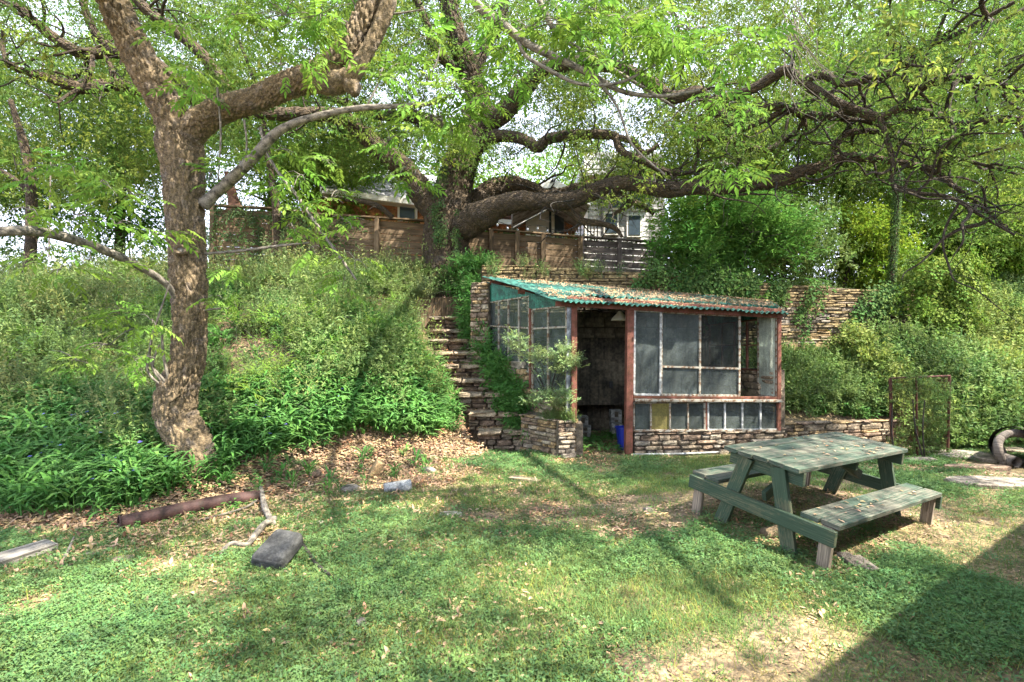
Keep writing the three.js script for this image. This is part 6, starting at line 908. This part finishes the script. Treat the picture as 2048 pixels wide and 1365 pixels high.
{
  // the lawn: clover-like weeds, grass, dead leaves
  setSeed(111);
  const tableR = (x, D) => { const dx = x - tablePos.x, dz = -D - tablePos.z, c = Math.cos(TA), s = Math.sin(TA), a = dx * c - dz * s, b = dx * s + dz * c; return Math.max(Math.abs(a) / 1.05, Math.abs(b) / 0.75); };
  const shedIn = (x, D) => D > 7.6 + 0.09 * (x - 0.86) && x > 0.7;
  const lawnOK = (x, D) => !shedIn(x, D) && (x > 1.2 ? D < 8.4 : D < toe(x) + 0.2) && !(x > 6.2 && D > 6.3 && D < 7.4);
  const bare = (x, D) => { let k = step(0.475, 0.58, fbm(x * 0.8, D * 0.8, 5, 4) + 0.25 * (fbm(x * 3, D * 3, 8, 2) - 0.5)); k = Math.max(k, 1 - step(0.75, 1.15, tableR(x, D) + 0.3 * (fbm(x * 3, D * 3, 2, 2) - 0.5))); if (x > 2.4 && D < 3.3) k = Math.max(k, 0.75 * step(0.42, 0.55, fbm(x * 1.1, D * 1.1, 12, 3))); if (x > 4) k = Math.max(k, 0.55 * step(4, 5.5, x)); return k; };
  const lush = (x, D) => fbm(x * 0.7 + 3, D * 0.7, 15, 3);
  const lawn = stuff('lawn_clover', 'clover and low broad-leaved weeds making up the patchy lawn', 'lawn');
  const near = (dr, n) => scatter(n, [-9, 9.5], dr, (x, D) => lawnOK(x, D) && rnd() > bare(x, D) * 0.93 && rnd() < 0.05 + 2.8 * (lush(x, D) - 0.38) && !(x > -3.6 && x < 0.6 && D > 4.9 && rnd() < 0.55), (x, D) => { const c = shade(0.22, 0.18, 0.2), k = lush(x, D); c.r *= lerp(1.25, 0.8, k); return put(x, D, rr(0.7, 1.2) * (D > 5 ? 1.15 : 1), 0.1, 0, c); });
  instances('tuft', G.lawn, LM.lawn, near([2.2, 4], 4000), lawn); instances('tuft', G.lawn, LM.lawn, near([4, 8.4], 3500), lawn);
  const grass = stuff('lawn_grass', 'thin grass blades mixed into the lawn', 'grass');
  const gr = (dr, n) => scatter(n, [-9, 9.5], dr, (x, D) => lawnOK(x, D) && rnd() > bare(x, D) * 0.8, (x, D) => { const c = shade(0.25, 0.2, 0.2); if (rnd() < 0.22) { c.r *= 1.8; c.g *= 1.25; } return put(x, D, rr(0.6, 1.15), 0.1, 0, c); });
  instances('tuft', G.grass, LM.grass, gr([2.2, 4], 7000), grass); instances('tuft', G.grass, LM.grass, gr([4, 8.4], 7500), grass);
  // dead leaves: thick on the litter slope and stairs, thin on the lawn
  const litter = stuff('leaf_litter', 'dry brown oak leaves lying on the slope, stairs and lawn', 'dead leaves'), dc = () => { const v = rr(0.42, 1.15), k = rnd(); return lin(v * (k < 0.15 ? 1.3 : 1), v * (k > 0.8 ? 1.12 : 0.97), v * rr(0.8, 1.15)); };
  const dl = scatter(5200, [-9, 1.2], [3.3, 9.6], (x, D) => leftSlope(x, D) && D > toe(x) - 0.75 + 1.4 * (fbm(x * 1.2, D * 1.2, 3, 3) - 0.5) && D < Math.max(wortEdge(x) + 0.7, toe(x) + 1.2), (x, D) => put(x, D, rr(0.75, 1.25), 0.2, 0, dc()));
  dl.push(...scatter(900, [-12, -0.6], [6, 12], leftSlope, (x, D) => put(x, D, rr(0.8, 1.2), 0.2, 0, dc())));
  dl.push(...scatter(1500, [-9, 9.5], [2.2, 8.4], (x, D) => lawnOK(x, D) && fbm(x * 0.9, D * 0.9, 20, 3) > 0.42 + 0.16 * (x > -0.5), (x, D) => put(x, D, rr(0.6, 1.1), 0.2, 0, dc())));
  dl.push(...scatter(900, [-4, 1.2], [4.2, 7.6], (x, D) => lawnOK(x, D) && fbm(x * 1.6, D * 1.6, 40, 3) > 0.46, (x, D) => put(x, D, rr(0.6, 1.05), 0.15, 0, dc())));
  dl.push(...scatter(1100, [-9, 9.5], [2.2, 8.4], lawnOK, (x, D) => put(x, D, rr(0.4, 0.8), 0.15, 0, dc())));
  dl.push(...scatter(500, [0.6, 2.4], [7.2, 8.9], (x, D) => x > 0.9, (x, D) => put(x, D, rr(0.7, 1.1), 0.2, 0, dc())));
  dl.push(...scatter(300, [1.5, 4.2], [3.6, 5.8], (x, D) => tableR(x, D) < 1.0, (x, D) => put(x, D, rr(0.5, 0.9), 0.2, 0, dc())));
  { const rows = [[961, 1046, 860, 8.35], [943, 1033, 824, 8.66], [921, 1005, 786, 8.97], [899, 985, 758, 9.28], [888, 968, 730, 9.59], [873, 955, 704, 9.9], [862, 940, 679, 10.2], [860, 929, 660, 10.5]]; for (const [x0, x1, y, D] of rows) { const a = P(x0, y, D), b = P(x1, y, D); for (let k = 0; k < 30; k++) dl.push({ m: placed(a.clone().lerp(b, rnd()).add(V(0, 0.01, -rr(0.02, 0.36))), rr(0.6, 1), rr(0, 6.28), rr(-0.2, 0.2), rr(0, 6.28)), c: dc() }); } }
  instances('leaves', G.dead, LM.dead, dl, litter);
  const rl = stuff('roof_leaves', 'thick layer of dry leaves on the corrugated shed roof', 'dead leaves'), q = [], e = 0.002;
  for (let k = 0; k < 1500; k++) { const u = rr(0.03, 0.99), v = Math.pow(rnd(), 0.9) * 0.97; if (fbm(u * 5, v * 4, 3, 3) < 0.40 + (v < 0.12 ? 0.0 : 0) + 0.12 * step(0.7, 1, v)) continue; const p = shedRoof(u, v), n = shedRoof(u + e, v).sub(p).cross(shedRoof(u, v + e).sub(p)).normalize(); if (n.y < 0) n.negate(); q.push({ m: placed(p.add(V(0, v > 0.22 ? 0.055 : 0.025, 0)), rr(0.55, 0.95), rr(0, 6.28), 0, 0, n), c: dc() }); }
  instances('leaves', G.dead, LM.dead, q, rl);
  // a few leaves on the table
  const tl = stuff('table_leaves', 'few dead leaves and bits lying on the picnic table', 'dead leaves'), tm = new THREE.Matrix4().compose(tablePos, new THREE.Quaternion().setFromEuler(new THREE.Euler(0.126, 0.569, -0.024, 'YZX')), V(1, 1, 1)), one = variants(3, (l) => l.leaf(V(0, 0.004, 0), V(1, 0.1, 0), Y, 0.05, 0.024, 0.5, 0.1, true)), tq = [];
  for (let k = 0; k < 60; k++) { const top = rnd() < 0.6, p = top ? V(rr(-0.92, 0.92), 0.703, rr(-0.3, 0.3)) : V(rr(-0.9, 0.9), 0.393, rr(0.36, 0.6)); tq.push({ m: tm.clone().multiply(placed(p, rr(0.5, 1.1), rr(0, 6.28))), c: dc() }); } instances('leaf', one, LM.dead, tq, tl);
  // broad seedlings by the pipe
  const sd = stuff('pipe_seedlings', 'broad-leaved seedlings sprouting along the rusty pipe', 'seedlings'), sl = []; for (let k = 0; k < 46; k++) { const t = rnd(), up = rnd() < 0.6, p = onGround(lerp(170, 560, t) + rr(-15, 15), lerp(1050, 965, t) + (up ? rr(-25, 0) : rr(20, 45))); sl.push({ m: placed(p, rr(0.35, 0.75), rr(0, 6.28), rr(-0.2, 0.2), rr(0, 6.28)), c: shade(0.2, 0.15, 0.2) }); } instances('seedling', G.broad, LM.wort, sl, sd);
}

renderer.render(scene, camera);
